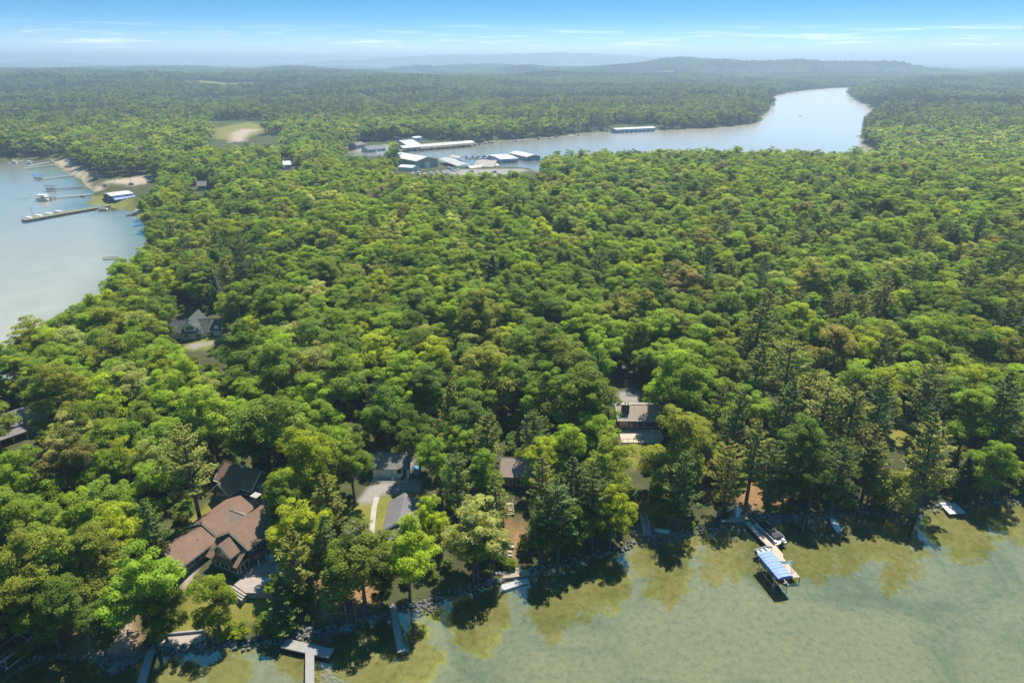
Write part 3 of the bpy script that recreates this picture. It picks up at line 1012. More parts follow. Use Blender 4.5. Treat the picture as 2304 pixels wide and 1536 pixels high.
def scatter(r0, r1, step, half=52):
    """jittered rows of planting spots in a sector in front of the camera"""
    xs = np.arange(-r1, r1, step); ys = np.arange(0, r1, step * 0.9)
    X, Y = np.meshgrid(xs, ys)
    X = X + (np.arange(len(ys)) % 2)[:, None] * step * 0.5
    X = X.ravel() + rng.uniform(-0.36, 0.36, X.size) * step
    Y = Y.ravel() + rng.uniform(-0.36, 0.36, Y.size) * step
    rr = np.hypot(X, Y)
    k = (rr >= r0) & (rr < r1) & (np.abs(np.degrees(np.arctan2(X, Y))) < half)
    return X[k], Y[k]


SOLID_W = [np.array(f, float) for f in FIELDS] + [np.array([(at2(a, b).x, at2(a, b).y) for a, b in s]) for s in SOLID]
CLEAR_D = [(c[0], c[1], c[2], c[3], at2(c[4], c[5]).y) for c in CLEAR]


def keep_mask(X, Y, rad_m, hgt):
    P = np.column_stack([X, Y])
    d = shore(P)
    k = d > np.maximum(1.5, rad_m * 0.35)
    for s in SOLID_W:
        lo, hi = s.min(0) - 6, s.max(0) + 6
        c = (X > lo[0]) & (X < hi[0]) & (Y > lo[1]) & (Y < hi[1]) & k
        w = np.where(c)[0]
        if len(w):
            k[w[sdf_poly(P[w], s) < rad_m[w] * 0.3]] = False
    z = gz(X, Y, d)
    cx, cy_, dep = proj(X, Y, z + hgt * 0.6)
    tx, ty, _ = proj(X, Y, z + hgt)
    bx, by, _ = proj(X, Y, z)
    rp = rad_m * FPX / dep
    for x0, y0, x1, y1, dist in CLEAR_D:
        hit = (cx + rp * 0.85 > x0) & (cx - rp * 0.85 < x1) & (by > y0) & (ty < y1) & (Y < dist + 1.0)
        k &= ~hit
    return k, z, d, cx, cy_


def make_up(X, Y, cx, cy_):
    """kind and colour of each tree from where it grows"""
    n = len(X)
    f1 = wob(X, Y, 90, 1); f2 = wob(X, Y, 260, 2); f3 = wob(X, Y, 35, 3)
    r = np.hypot(X, Y)
    pc = 0.025 + 0.12 * sst((f2 - 0.15) / 0.35) * sst((r - 350) / 300)
    pc = np.where((cx > 1560) & (cy_ > 520), 0.24 + 0.25 * f1, pc)
    pc = np.where((cx > 1560) & (cy_ > 900), 0.6, pc)
    pc = np.where((cx < 640) & (cx > 380) & (cy_ > 540) & (cy_ < 720), 0.3, pc)
    pc = np.where((r > 950), 0.12 + 0.6 * sst((f2 - 0.05) / 0.3), pc)
    con = rng.uniform(0, 1, n) < pc
    sp = con & (rng.uniform(0, 1, n) < np.where((cx < 700) | (r > 900), 0.45, 0.12))
    names = np.array(['bright', 'green', 'deep', 'olive', 'pale', 'lime', 'bronze', 'rosy'])
    base = np.array([0.30, 0.29, 0.13, 0.10, 0.06, 0.11, 0.008, 0.006])
    tn = np.empty(n, object)
    for i in range(n):
        if con[i]:
            tn[i] = ('pine', 'pine_light', 'pine_dark')[int(rng.choice(3, p=[0.5, 0.3, 0.2]))]
        else:
            w = base.copy()
            w[0] *= 1 + 0.9 * f1[i]; w[2] *= max(0.2, 1 - 1.4 * f1[i]); w[4] *= max(.1, 1 + 3 * f3[i]); w[3] *= max(.2, 1 + 1.5 * f2[i])
            w = np.clip(w, 0.002, None)
            tn[i] = names[int(rng.choice(8, p=w / w.sum()))]
    return con, sp, tn


def grow(r0, r1, step, smin, smax):
    X, Y = scatter(r0, r1, step)
    n = len(X)
    s = rng.uniform(smin, smax, n) * (1 + 0.12 * wob(X, Y, 70, 2))
    sz = 0.45 + 0.5 * s * rng.uniform(0.85, 1.15, n)
    k, z, d, cx, cy_ = keep_mask(X, Y, 5.0 * s, 15 * sz)
    if r0 < 250:
        for tx, ty, tr in taken:
            k &= np.hypot(X - tx, Y - ty) > tr * 0.72 + 2.2
    X, Y, z, s, sz, cx, cy_ = (v[k] for v in (X, Y, z, s, sz, cx, cy_))
    con, sp, tn = make_up(X, Y, cx, cy_)
    return X, Y, z, s, sz, con, sp, tn


X, Y, Z, S, SZ, CON, SPR, TN = grow(85, 640, 8.0, 0.82, 1.48)
for i in range(len(X)):
    kind = 'spruce' if SPR[i] else 'pine' if CON[i] else 'broad'
    q, qz = {'spruce': (1.0, 0.95), 'pine': (0.92, 0.88), 'broad': (1.0, 1.0)}[kind]
    pos.append([X[i], Y[i], Z[i], S[i] * q, SZ[i] * qz, kind, int(rng.integers(0, len(TREES[kind]))), jitter_tint(TN[i]), rng.uniform(0, 6.28), TN[i], False])

# which trees show largest: those become things of their own, the others the wood
size = []
for q in pos:
    cx, cy_, dep = proj(q[0], q[1], q[2] + 8)
    vis = -60 < cx < 2364 and 0 < cy_ < 1600
    size.append((q[3] * q[4]) ** 0.5 / dep * (1.15 if q[10] else 1.0) if vis else 0)
order = np.argsort(size)[::-1]
single = set()
cnt = {'broad': 0, 'pine': 0, 'spruce': 0, 'willow': 0}
LIM = {'broad': 290, 'pine': 120, 'spruce': 30, 'willow': 5}
for i in order:
    k = pos[i][5]
    if size[i] > 0 and cnt[k] < LIM[k]:
        single.add(int(i)); cnt[k] += 1

wood = []    # x, y, z, sxy, sz, variant, tint, rot
for i, q in enumerate(pos):
    if i in single:
        continue
    v = {'broad': 0, 'pine': BROAD_N, 'spruce': BROAD_N + 4, 'willow': 0}[q[5]] + q[6]
    wood.append((q[0], q[1], q[2] - 0.2, q[3], q[4], v, q[7], q[8]))
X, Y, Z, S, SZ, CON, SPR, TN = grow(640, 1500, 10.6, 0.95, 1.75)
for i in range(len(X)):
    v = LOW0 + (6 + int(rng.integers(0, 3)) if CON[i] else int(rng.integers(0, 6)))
    fk = 1 - 0.36 * float(sst((math.hypot(X[i], Y[i]) - 800) / 400))   # leaf tint darkens with distance, across the channel
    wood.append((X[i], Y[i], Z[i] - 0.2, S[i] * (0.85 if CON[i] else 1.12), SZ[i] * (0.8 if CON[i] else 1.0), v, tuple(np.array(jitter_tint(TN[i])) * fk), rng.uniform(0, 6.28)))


def far_clumps(r0, r1, step, s0):
    X, Y = scatter(r0, r1, step, 42)
    k, z, d, cx, cy_ = keep_mask(X, Y, np.full(len(X), 11.0), np.full(len(X), 15.0))
    X, Y, z = X[k], Y[k], z[k]
    f2 = wob(X, Y, 420, 2); f1 = wob(X, Y, 900, 0)
    for i in range(len(X)):
        dark = rng.uniform() < 0.12 + 0.8 * sst((f2[i] - 0.0) / 0.25)
        v = CL0 + (4 + int(rng.integers(0, 2)) if dark else int(rng.integers(0, 4)))
        t = np.array(TINTS['pine_dark'] if dark else TINTS['green']) * (1.6 + 0.6 * f1[i]) * rng.uniform(0.88, 1.12)
        wood.append((X[i], Y[i], z[i] - 0.5, s0, min(s0, 1.15), v, tuple(t), rng.uniform(0, 6.28)))


far_clumps(1500, 4000, 24.0, 1.0)
far_clumps(4000, 8000, 48.0, 2.0)

me = bpy.data.meshes.new('distant_forest')
me.vertices.add(len(wood))
me.vertices.foreach_set('co', np.array([w[:3] for w in wood], np.float32).ravel())
for nm, typ, vals, key in (('variant', 'INT', [w[5] for w in wood], 'value'), ('spin', 'FLOAT_VECTOR', [(0, 0, w[7]) for w in wood], 'vector'),
                           ('grow', 'FLOAT_VECTOR', [(w[3], w[3], w[4]) for w in wood], 'vector'),
                           ('tint', 'FLOAT_COLOR', [(*w[6], 1) for w in wood], 'color')):
    a = me.attributes.new(nm, typ, 'POINT')
    a.data.foreach_set(key, np.array(vals, np.int32 if typ == 'INT' else np.float32).ravel())
forest = put('distant_forest', me)
tag(forest, 'unbroken mass of mixed green forest running back to the hills', 'forest', None, 'stuff')
pc = bpy.data.collections.new('wood_shapes')
for o in FAR:
    pc.objects.link(o)
ng = bpy.data.node_groups.new('forest', 'GeometryNodeTree')
ng.interface.new_socket('Geometry', in_out='INPUT', socket_type='NodeSocketGeometry')
ng.interface.new_socket('Geometry', in_out='OUTPUT', socket_type='NodeSocketGeometry')
gi = ng.nodes.new('NodeGroupInput'); go = ng.nodes.new('NodeGroupOutput')
ci = ng.nodes.new('GeometryNodeCollectionInfo')
ci.inputs['Collection'].default_value = pc
ci.inputs['Separate Children'].default_value = True
ci.inputs['Reset Children'].default_value = True
ip = ng.nodes.new('GeometryNodeInstanceOnPoints')
ip.inputs['Pick Instance'].default_value = True


def named(n, t):
    a = ng.nodes.new('GeometryNodeInputNamedAttribute')
    a.data_type = t
    a.inputs['Name'].default_value = n
    return a.outputs['Attribute']


e2r = ng.nodes.new('FunctionNodeEulerToRotation')
gl_ = ng.links.new
gl_(gi.outputs[0], ip.inputs['Points']); gl_(ci.outputs[0], ip.inputs['Instance'])
gl_(named('variant', 'INT'), ip.inputs['Instance Index'])
gl_(named('spin', 'FLOAT_VECTOR'), e2r.inputs[0]); gl_(e2r.outputs[0], ip.inputs['Rotation'])
gl_(named('grow', 'FLOAT_VECTOR'), ip.inputs['Scale'])
gl_(ip.outputs[0], go.inputs[0])
md = forest.modifiers.new('forest', 'NODES')
md.node_group = ng

# single trees
NAMES = {'broad': ('broadleaf_tree', 'broadleaf tree', 'broadleaf trees of the near wood'), 'pine': ('pine_tree', 'pine tree', 'pines of the near wood'),
         'spruce': ('conifer_tree', 'conical conifer', 'conical conifers of the near wood'), 'willow': ('willow_tree', 'willow tree', None)}
single_trees = []
for i in sorted(single):
    q = pos[i]
    nm, cat, grp = NAMES[q[5]]
    root = empty(nm, (q[0], q[1], q[2] - 0.1), q[8], None, 'tree', grp)
    root.scale = (q[3], q[3], q[4])
    cme, tme = TREES[q[5]][q[6]]
    c = put('crown', cme, root); c['tint'] = [float(v) for v in q[7]]
    put('trunk', tme, root)
    single_trees.append((root, q))
print('trees', len(pos), 'single', len(single), cnt, 'wood', len(wood))

# ------------------------------------------------------------------ building materials
def rows_mat(name, c, row=0.28, vary=0.22, rough=0.85, axis='Z', dark=0.72):
    """shingles, clapboard or deck boards: fine rows with weathered blotches"""
    m, nt, out = nodes_of(name)
    L = nt.links.new
    tcn = N(nt, 'ShaderNodeTexCoord')
    v = tcn.outputs['Object']
    sp = N(nt, 'ShaderNodeSeparateXYZ'); L(v, sp.inputs[0])
    fr = mth(nt, 'FRACT', mth(nt, 'DIVIDE', sp.outputs[axis], row))
    line = ramp(nt, fr, [(0.0, (dark,) * 3), (0.14, (1, 1, 1)), (1.0, (0.94,) * 3)])
    a = noise(nt, 0.7, 5, 0.65, v); b = noise(nt, 7.0, 3, 0.7, v)
    f = mth(nt, 'ADD', mth(nt, 'MULTIPLY', a, 0.6), mth(nt, 'MULTIPLY', b, 0.4))
    cc = ramp(nt, f, [(0.3, tuple(x * (1 - vary) for x in c)), (0.7, tuple(min(1, x * (1 + vary)) for x in c))])
    cc = mixrgb(nt, 1.0, cc, line, 'MULTIPLY')
    p = N(nt, 'ShaderNodeBsdfPrincipled')
    L(cc, p.inputs['Base Color']); p.inputs['Roughness'].default_value = rough
    p.inputs['Specular IOR Level'].default_value = 0.25
    L(p.outputs[0], out.inputs['Surface'])
    MATS[name] = m
    return m


ROOF_BROWN = rows_mat('brown_shingle', (0.185, 0.116, 0.080))
ROOF_GREY = rows_mat('grey_shingle', (0.165, 0.155, 0.148))
ROOF_DARK = rows_mat('dark_shingle', (0.085, 0.095, 0.095))
ROOF_TAN = rows_mat('tan_shingle', (0.27, 0.21, 0.17))
ROOF_METAL = rows_mat('pale_metal_roof', (0.44, 0.41, 0.365), 1.1, 0.08, 0.45, 'X', 0.85)
ROOF_WHITE = rows_mat('white_metal_roof', (0.56, 0.56, 0.57), 1.1, 0.05, 0.5, 'X', 0.88)
ROOF_STEEL = rows_mat('grey_metal_roof', (0.42, 0.43, 0.46), 1.1, 0.1, 0.5, 'X', 0.85)
WALL_TEAL = rows_mat('teal_clapboard', (0.075, 0.115, 0.125), 0.22)
WALL_WHITE = rows_mat('white_clapboard', (0.76, 0.75, 0.72), 0.22, 0.08, 0.8, 'Z', 0.8)
WALL_CREAM = rows_mat('cream_clapboard', (0.76, 0.73, 0.66), 0.22, 0.08, 0.8, 'Z', 0.82)
WALL_BROWN = rows_mat('brown_siding', (0.20, 0.13, 0.085), 0.25)
WALL_GREY = rows_mat('grey_siding', (0.34, 0.325, 0.31), 0.25)
WALL_DARKRED = rows_mat('brick_red_siding', (0.16, 0.07, 0.055), 0.25)
WALL_BLUE = rows_mat('pale_blue_siding', (0.45, 0.55, 0.68), 0.25)
DECK = rows_mat('grey_deck_board', (0.31, 0.255, 0.225), 0.15, 0.2, 0.85, 'X', 0.75)
DECK_PALE = rows_mat('tan_deck_board', (0.44, 0.345, 0.26), 0.15, 0.12, 0.8, 'Y', 0.85)
DOCK_GREY = rows_mat('weathered_dock_board', (0.27, 0.25, 0.235), 0.3, 0.25, 0.9, 'Y', 0.7)
TRIM = plain('cream_trim', (0.66, 0.60, 0.44), 0.6, 0.08)
TRIM_WHITE = plain('white_paint', (0.58, 0.58, 0.57), 0.55, 0.06)
STONE = plain('field_stone', (0.30, 0.26, 0.22), 0.9, 0.5, 3.5, bump=0.8)
ROCK = plain('shore_rock', (0.15, 0.142, 0.132), 0.9, 0.6, 0.9, bump=0.6)
CONCRETE = plain('concrete', (0.34, 0.31, 0.27), 0.85, 0.2, 0.8)
METAL = plain('galvanised_metal', (0.50, 0.52, 0.53), 0.4, 0.12, 2.0, 0.6)
BLACK = plain('black_cover', (0.02, 0.02, 0.022), 0.6, 0.3)
HULL = plain('white_hull', (0.60, 0.60, 0.59), 0.3, 0.05)
ALU = plain('aluminium', (0.50, 0.51, 0.52), 0.5, 0.1, 2.0, 0.5)
BLUE = plain('blue_canvas', (0.05, 0.14, 0.46), 0.6, 0.12, 1.0)
BLUE_PALE = plain('pale_blue_canvas', (0.22, 0.30, 0.50), 0.7, 0.15, 0.8)  # paler than the plain blue: canopy top, awning and bin
TEAL = plain('teal_plastic', (0.16, 0.36, 0.40), 0.4, 0.1)
YELLOW = plain('yellow_plastic', (0.80, 0.50, 0.02), 0.4, 0.1)
DARKWOOD = plain('dark_wet_wood', (0.10, 0.085, 0.075), 0.85, 0.3)
WOOD = plain('bare_wood', (0.42, 0.32, 0.22), 0.85, 0.25)
RUBBER = plain('tyre_rubber', (0.025, 0.025, 0.025), 0.8, 0.2)
CARS = {'white': plain('white_car_paint', (0.75, 0.75, 0.75), 0.25, 0.03), 'blue': plain('blue_car_paint', (0.06, 0.13, 0.30), 0.25, 0.05),
        'red': plain('red_car_paint', (0.30, 0.03, 0.03), 0.25, 0.05), 'grey': plain('grey_car_paint', (0.22, 0.23, 0.24), 0.25, 0.05)}


def glass_mat():
    m, nt, out = nodes_of('window_glass')
    p = N(nt, 'ShaderNodeBsdfPrincipled')
    p.inputs['Base Color'].default_value = (0.025, 0.03, 0.035, 1)
    p.inputs['Roughness'].default_value = 0.08
    p.inputs['Specular IOR Level'].default_value = 0.8
    nt.links.new(p.outputs[0], out.inputs['Surface'])
    return m


GLASS = glass_mat()


# ------------------------------------------------------------------ building parts, in the building's own axes (front faces -Y)
def block(root, x0, x1, y0, y1, z1, rise, ridge, wall, roof, over=0.45, z0=-1.2, thick=0.16, gable_wall=None, trim=None, base=None, hip=0.0):
    """walls with gable ends and a pitched roof of two thick slopes"""
    W = MB()
    zb = z0 if base is None else base
    if ridge == 'y':
        xm = (x0 + x1) / 2
        W.add([(x0, y0, zb), (x1, y0, zb), (x1, y0, z1), (xm, y0, z1 + rise), (x0, y0, z1), (x0, y1, zb), (x1, y1, zb), (x1, y1, z1), (xm, y1, z1 + rise), (x0, y1, z1)],
              [(0, 1, 2, 3, 4), (9, 8, 7, 6, 5), (1, 6, 7, 2), (0, 4, 9, 5), (0, 5, 6, 1), (2, 7, 8, 3), (3, 8, 9, 4)])
    else:
        ym = (y0 + y1) / 2
        W.add([(x0, y0, zb), (x0, y1, zb), (x0, y1, z1), (x0, ym, z1 + rise), (x0, y0, z1), (x1, y0, zb), (x1, y1, zb), (x1, y1, z1), (x1, ym, z1 + rise), (x1, y0, z1)],
              [(4, 3, 2, 1, 0), (5, 6, 7, 8, 9), (1, 2, 7, 6), (0, 5, 9, 4), (0, 1, 6, 5), (2, 3, 8, 7), (3, 4, 9, 8)])
    W.build('wall', wall, root)
    Rf = MB()
    if ridge == 'y':
        half = (x1 - x0) / 2; k = rise / half; e = over
        zt = z1 + rise + 0.14; zl = z1 - k * e + 0.14; xm = (x0 + x1) / 2
        ya, yb = y0 - over * 0.8, y1 + over * 0.8
        Rf.slab([(x0 - e, ya, zl), (xm, ya, zt), (xm, yb, zt), (x0 - e, yb, zl)][::-1], thick)
        Rf.slab([(x1 + e, yb, zl), (xm, yb, zt), (xm, ya, zt), (x1 + e, ya, zl)][::-1], thick)
        cap = [(xm, ya - 0.02, zt + 0.02), (xm, yb + 0.02, zt + 0.02)]
    else:
        half = (y1 - y0) / 2; k = rise / half; e = over
        zt = z1 + rise + 0.14; zl = z1 - k * e + 0.14; ym = (y0 + y1) / 2
        xa, xb = x0 - over * 0.8, x1 + over * 0.8
        Rf.slab([(xa, y0 - e, zl), (xb, y0 - e, zl), (xb, ym, zt), (xa, ym, zt)], thick)
        Rf.slab([(xb, y1 + e, zl), (xa, y1 + e, zl), (xa, ym, zt), (xb, ym, zt)], thick)
        cap = [(xa - 0.02, ym, zt + 0.02), (xb + 0.02, ym, zt + 0.02)]
    r = Rf.build('roof', roof, root)
    MB().tube(cap, 0.09, 5).build('ridge_cap', roof, r)
    if trim:
        for sgn in (-1, 1):      # eave gutters
            if ridge == 'y':
                MB().box((xm + sgn * (half + e + 0.05), (ya + yb) / 2, zl - 0.06), (0.11, yb - ya, 0.13)).build('gutter', trim, r)
            else:
                MB().box(((xa + xb) / 2, ym + sgn * (half + e + 0.05), zl - 0.06), (xb - xa, 0.11, 0.13)).build('gutter', trim, r)
        if ridge == 'y':
            for yy in (ya - 0.03, yb + 0.03):
                for sx in (-1, 1):
                    MB().tube([(xm + sx * (half + e), yy, zl - 0.02), (xm, yy, zt - 0.02)], 0.10, 4).build('bargeboard', trim, r)
        else:
            for xx in (xa - 0.03, xb + 0.03):
                for sy in (-1, 1):
                    MB().tube([(xx, ym + sy * (half + e), zl - 0.02), (xx, ym, zt - 0.02)], 0.10, 4).build('bargeboard', trim, r)
    return r


def window(root, x, y, z, w, h, face='-y', trim=None, panes=1, name='window'):
    """a framed window standing proud of its wall, with mullions, and its pane as a part"""
    ax = {'-y': (1, 0, 0, -1), '+y': (-1, 0, 0, 1), '+x': (0, 1, 1, 0), '-x': (0, -1, -1, 0)}[face]
    ux, uy, nx, ny = ax
    f = MB(); t = 0.10

    def bar(a0, a1, b0, b1, d):
        ca, cb = (a0 + a1) / 2, (b0 + b1) / 2
        sa, sb = abs(a1 - a0), abs(b1 - b0)
        s = (sa if ux else d, sa if uy else d, sb)
        f.box((x + ux * ca + nx * d / 2, y + uy * ca + ny * d / 2, z + cb), s)
    bar(-w / 2 - t, w / 2 + t, -h / 2 - t, -h / 2, 0.09); bar(-w / 2 - t, w / 2 + t, h / 2, h / 2 + t, 0.09)
    bar(-w / 2 - t, -w / 2, -h / 2, h / 2, 0.085); bar(w / 2, w / 2 + t, -h / 2, h / 2, 0.085)
    for i in range(1, panes):
        a = -w / 2 + w * i / panes
        bar(a - 0.05, a + 0.05, -h / 2, h / 2, 0.08)
    fo = f.build(name, trim or TRIM_WHITE, root)
    g = MB()
    g.box((x + nx * 0.02, y + ny * 0.02, z), (w if ux else 0.06, w if uy else 0.06, h))
    g.build('pane', GLASS, fo)
    return fo


def site(px, py, rz, name, label, cat='house', h=0.0, dz=0.0, group=None):
    p = at2(px, py, h)
    return empty(name, (p.x, p.y, p.z + dz), R(rz), label, cat, group)


# ------------------------------------------------------------------ the large brown-roofed lake house
HS = site(478, 1276, -25, 'lake_house', 'large teal lake house with rambling brown shingle roofs and a deck')
block(HS, -0.2, 6.6, 0.2, 3.0, 2.6, 0.02, 'x', WALL_TEAL, ROOF_BROWN, 0.1)
W_ = MB().slab([(-0.6, -0.5, 2.7), (7.0, -0.5, 2.7), (7.0, 2.9, 4.9), (-0.6, 2.9, 4.9)], 0.18)
W_.build('porch_roof', ROOF_BROWN, HS)
block(HS, -0.4, 6.8, 2.8, 11.5, 4.9, 2.3, 'y', WALL_TEAL, ROOF_BROWN, 0.55, trim=TRIM)
block(HS, 1.6, 5.4, -0.1, 4.4, 4.7, 1.7, 'y', WALL_BROWN, ROOF_BROWN, 0.5, base=2.9, trim=TRIM)          # gable dormer
block(HS, 1.2, 6.6, 11.4, 14.6, 4.2, 1.9, 'y', WALL_TEAL, ROOF_BROWN, 0.5, trim=TRIM)
block(HS, -9.2, -2.8, -4.0, 4.6, 2.7, 1.7, 'y', WALL_TEAL, ROOF_BROWN, 0.55, trim=TRIM)                      # long wing
block(HS, -9.8, -2.4, 4.5, 13.4, 3.0, 2.0, 'y', WALL_TEAL, ROOF_BROWN, 0.55, trim=TRIM)
block(HS, -4.5, 2.2, 8.0, 11.2, 3.6, 1.3, 'x', WALL_TEAL, ROOF_TAN, 0.3)                                  # link
block(HS, 6.7, 15.4, 8.6, 14.6, 2.7, 1.9, 'x', WALL_TEAL, ROOF_BROWN, 0.5, trim=TRIM)                        # right wing
block(HS, 8.2, 12.2, 13.6, 18.0, 2.6, 1.5, 'y', WALL_TEAL, ROOF_BROWN, 0.4, trim=TRIM)
for (x, y, z, w, h, fc, pn) in ((1.0, 0.2, 1.5, 1.7, 1.3, '-y', 2), (3.2, 0.2, 1.5, 1.7, 1.3, '-y', 2), (5.4, 0.2, 1.5, 1.7, 1.3, '-y', 2),
                                (3.5, -0.1, 4.4, 2.0, 1.0, '-y', 3), (3.5, -0.1, 5.3, 0.9, 0.5, '-y', 1),
                                (6.6, 1.6, 1.5, 1.9, 1.5, '+x', 2), (6.8, 5.0, 3.8, 2.4, 1.0, '+x', 3), (6.8, 8.0, 1.6, 1.8, 1.8, '+x', 2),
                                (-7.6, -4.0, 1.5, 1.4, 1.2, '-y', 2), (-5.8, -4.0, 1.5, 1.4, 1.2, '-y', 2), (-2.8, 1.0, 1.5, 1.8, 1.1, '+x', 2),
                                (-2.4, 6.4, 1.6, 1.6, 1.1, '+x', 2), (-2.8, -2.2, 1.5, 1.6, 1.1, '+x', 2), (-9.2, 0.5, 1.5, 1.4, 1.1, '-x', 2),
                                (8.4, 8.6, 1.5, 1.5, 1.0, '-y', 2)):
    window(HS, x, y, z, w, h, fc, TRIM, pn)
dr = window(HS, 13.4, 8.6, 1.15, 2.6, 2.1, '-y', TRIM, 2, 'patio_door')
for (x, y, z) in ((-4.3, 2.6, 0), (-4.4, 10.8, 0)):   # skylights on the wing's slope
    zz = (2.7 + 0.14 + 1.7 * (1 - abs(x + 6.0) / 3.2)) if y < 4.5 else (3.0 + 0.14 + 2.0 * (1 - abs(x + 6.1) / 3.7))
    k = 1.7 / 3.2 if y < 4.5 else 2.0 / 3.7
    Mx = Matrix.Rotation(math.atan(k), 3, 'Y')
    s_ = MB().box((x, y, zz + 0.06), (0.75, 1.25, 0.14), 0, Mx).build('skylight', TRIM_WHITE, HS)
    MB().box((x, y, zz + 0.145), (0.6, 1.1, 0.03), 0, Mx).build('pane', ALU, s_)
for (x, y, z) in ((5.2, 7.5, 6.0), (-4.6, 10.5, 4.6), (-4.4, 1.5, 3.8), (4.9, 13.6, 5.0)):
    MB().tube([(x, y, z - 0.6), (x, y, z + 0.35)], 0.1, 6).build('vent_pipe', METAL, HS)
ch = MB().box((0.6, 11.9, 6.1), (1.3, 1.1, 4.6)).build('chimney', plain('dark_brick', (0.10, 0.095, 0.095), 0.9, 0.3, 3.0), HS)
MB().box((0.6, 11.9, 8.5), (1.7, 1.5, 0.16)).build('chimney_cap', CONCRETE, ch)
c2 = MB().add([(10.3, 7.6, -1), (11.9, 7.6, -1), (11.9, 8.75, -1), (10.3, 8.75, -1), (10.4, 7.7, 3.2), (11.7, 7.7, 3.2), (11.7, 8.75, 3.2), (10.4, 8.75, 3.2),
               (10.7, 7.9, 5.9), (11.4, 7.9, 5.9), (11.4, 8.75, 5.9), (10.7, 8.75, 5.9)],
              [(0, 1, 5, 4), (1, 2, 6, 5), (2, 3, 7, 6), (3, 0, 4, 7), (4, 5, 9, 8), (5, 6, 10, 9), (6, 7, 11, 10), (7, 4, 8, 11), (8, 9, 10, 11)]).build('stone_chimney', STONE, HS)
MB().box((11.05, 8.3, 6.0), (0.9, 1.1, 0.2)).build('chimney_cap', CONCRETE, c2)
# deck: upper terrace, two broad steps, lower terrace, steps to the lawn
MB().prism([(6.9, 1.2), (10.2, 3.4), (15.8, 3.2), (15.8, 8.5), (6.9, 8.5)], -1.0, 0.55).build('deck', DECK, HS)
for i, (dx, z) in enumerate(((0.42, 0.37), (0.84, 0.19))):
    MB().prism([(6.9, 1.2 - dx), (10.2 + dx * .3, 3.4 - dx), (15.8, 3.2 - dx), (15.8, 3.3), (10.1, 3.5), (6.9, 1.3)], -1.0, z).build('step', DECK, HS)
MB().prism([(6.75, -1.6), (10.4, -2.3), (14.6, -0.4), (15.8, 2.3), (10.3, 2.5), (6.75, 0.3)], -1.2, 0.0).build('lower_deck', DECK, HS)
for i in range(3):
    MB().prism([(6.4, -1.7 - 0.4 * (i + 1)), (10.7, -2.4 - 0.4 * (i + 1)), (10.7, -2.35 - 0.4 * i), (6.4, -1.65 - 0.4 * i)], -1.6, -0.18 * (i + 1)).build('step', DECK, HS)
porch = MB().slab([(6.75, 3.3, 2.5), (8.4, 3.3, 2.4), (8.4, 5.4, 2.4), (6.75, 5.4, 2.5)], 0.15).build('door_canopy', ROOF_BROWN, HS)
for yy in (3.4, 5.3):
    MB().box((8.25, yy, 1.45), (0.16, 0.16, 1.85)).build('post', TRIM, HS)


def garden_chair(root_loc, rz, label, mat):
    r = empty('garden_chair', root_loc, rz, label, 'chair', 'chairs on the decks')
    MB().box((0, 0, 0.36), (0.58, 0.55, 0.06)).build('seat', mat, r)
    MB().box((0, 0.34, 0.68), (0.6, 0.06, 0.75), 0, Matrix.Rotation(-0.3, 3, 'X')).build('backrest', mat, r)
    for sx in (-1, 1):
        MB().box((sx * 0.34, 0.0, 0.55), (0.12, 0.7, 0.04)).build('armrest', mat, r)
        MB().box((sx * 0.31, -0.26, 0.26), (0.06, 0.08, 0.54)).build('leg', mat, r)
        MB().box((sx * 0.31, 0.26, 0.18), (0.06, 0.08, 0.36)).build('leg', mat, r)
    return r


def on(root, x, y, z=0.0):
    r = Matrix.Rotation(root.rotation_euler.z, 3, 'Z') @ Vector((x, y, z))
    return Vector(root.location) + r


for (x, y, a, lb) in ((8.9, 5.9, 1.2, 'white garden chair nearest the door canopy on the upper deck'),
                      (10.0, 6.4, 0.2, 'white garden chair beside the stone chimney on the upper deck'),
                      (9.6, 5.2, 2.6, 'white garden chair nearest the deck steps on the upper deck')):
    garden_chair(on(HS, x, y, 0.55), HS.rotation_euler.z + a, lb, TRIM_WHITE)
tb = empty('hot_tub', on(HS, 12.6, 0.9, 0.0), HS.rotation_euler.z + 0.3, 'grey covered hot tub sunk beside the lower deck edge', 'hot tub')
MB().prism([(math.cos(a) * 1.1, math.sin(a) * 1.1) for a in [R(22.5 + 45 * i) for i in range(8)]], 0.0, 0.62).build('shell', WALL_GREY, tb)
MB().prism([(math.cos(a) * 1.16, math.sin(a) * 1.16) for a in [R(22.5 + 45 * i) for i in range(8)]], 0.62, 0.74).build('cover', plain('grey_vinyl', (0.34, 0.38, 0.42), 0.5, 0.1), tb)

# ------------------------------------------------------------------ brown-roofed garage behind it
GB = site(500, 1130, -24, 'brown_roof_garage', 'small teal garage with brown cross-gable roof and rooftop weathervane', 'garage')
block(GB, -2.0, 2.2, 0.0, 4.0, 2.7, 2.0, 'y', WALL_TEAL, ROOF_BROWN, 0.4, trim=TRIM)
block(GB, -4.6, 5.2, 3.4, 9.4, 2.7, 2.6, 'x', WALL_TEAL, ROOF_BROWN, 0.5, trim=TRIM)
window(GB, 0.1, 0.0, 1.4, 2.4, 1.5, '-y', TRIM, 3)
window(GB, 3.4, 3.4, 1.4, 1.2, 1.1, '-y', TRIM, 2)
d_ = MB().box((5.24, 6.4, 0.9), (0.1, 2.6, 2.1)).build('door', WALL_GREY, GB)
MB().box((5.31, 6.4, 2.05), (0.1, 3.0, 0.16)).build('lintel', TRIM, d_)
cu = MB().box((0.6, 6.4, 5.7), (0.8, 0.8, 0.9)).build('cupola', TRIM, GB)
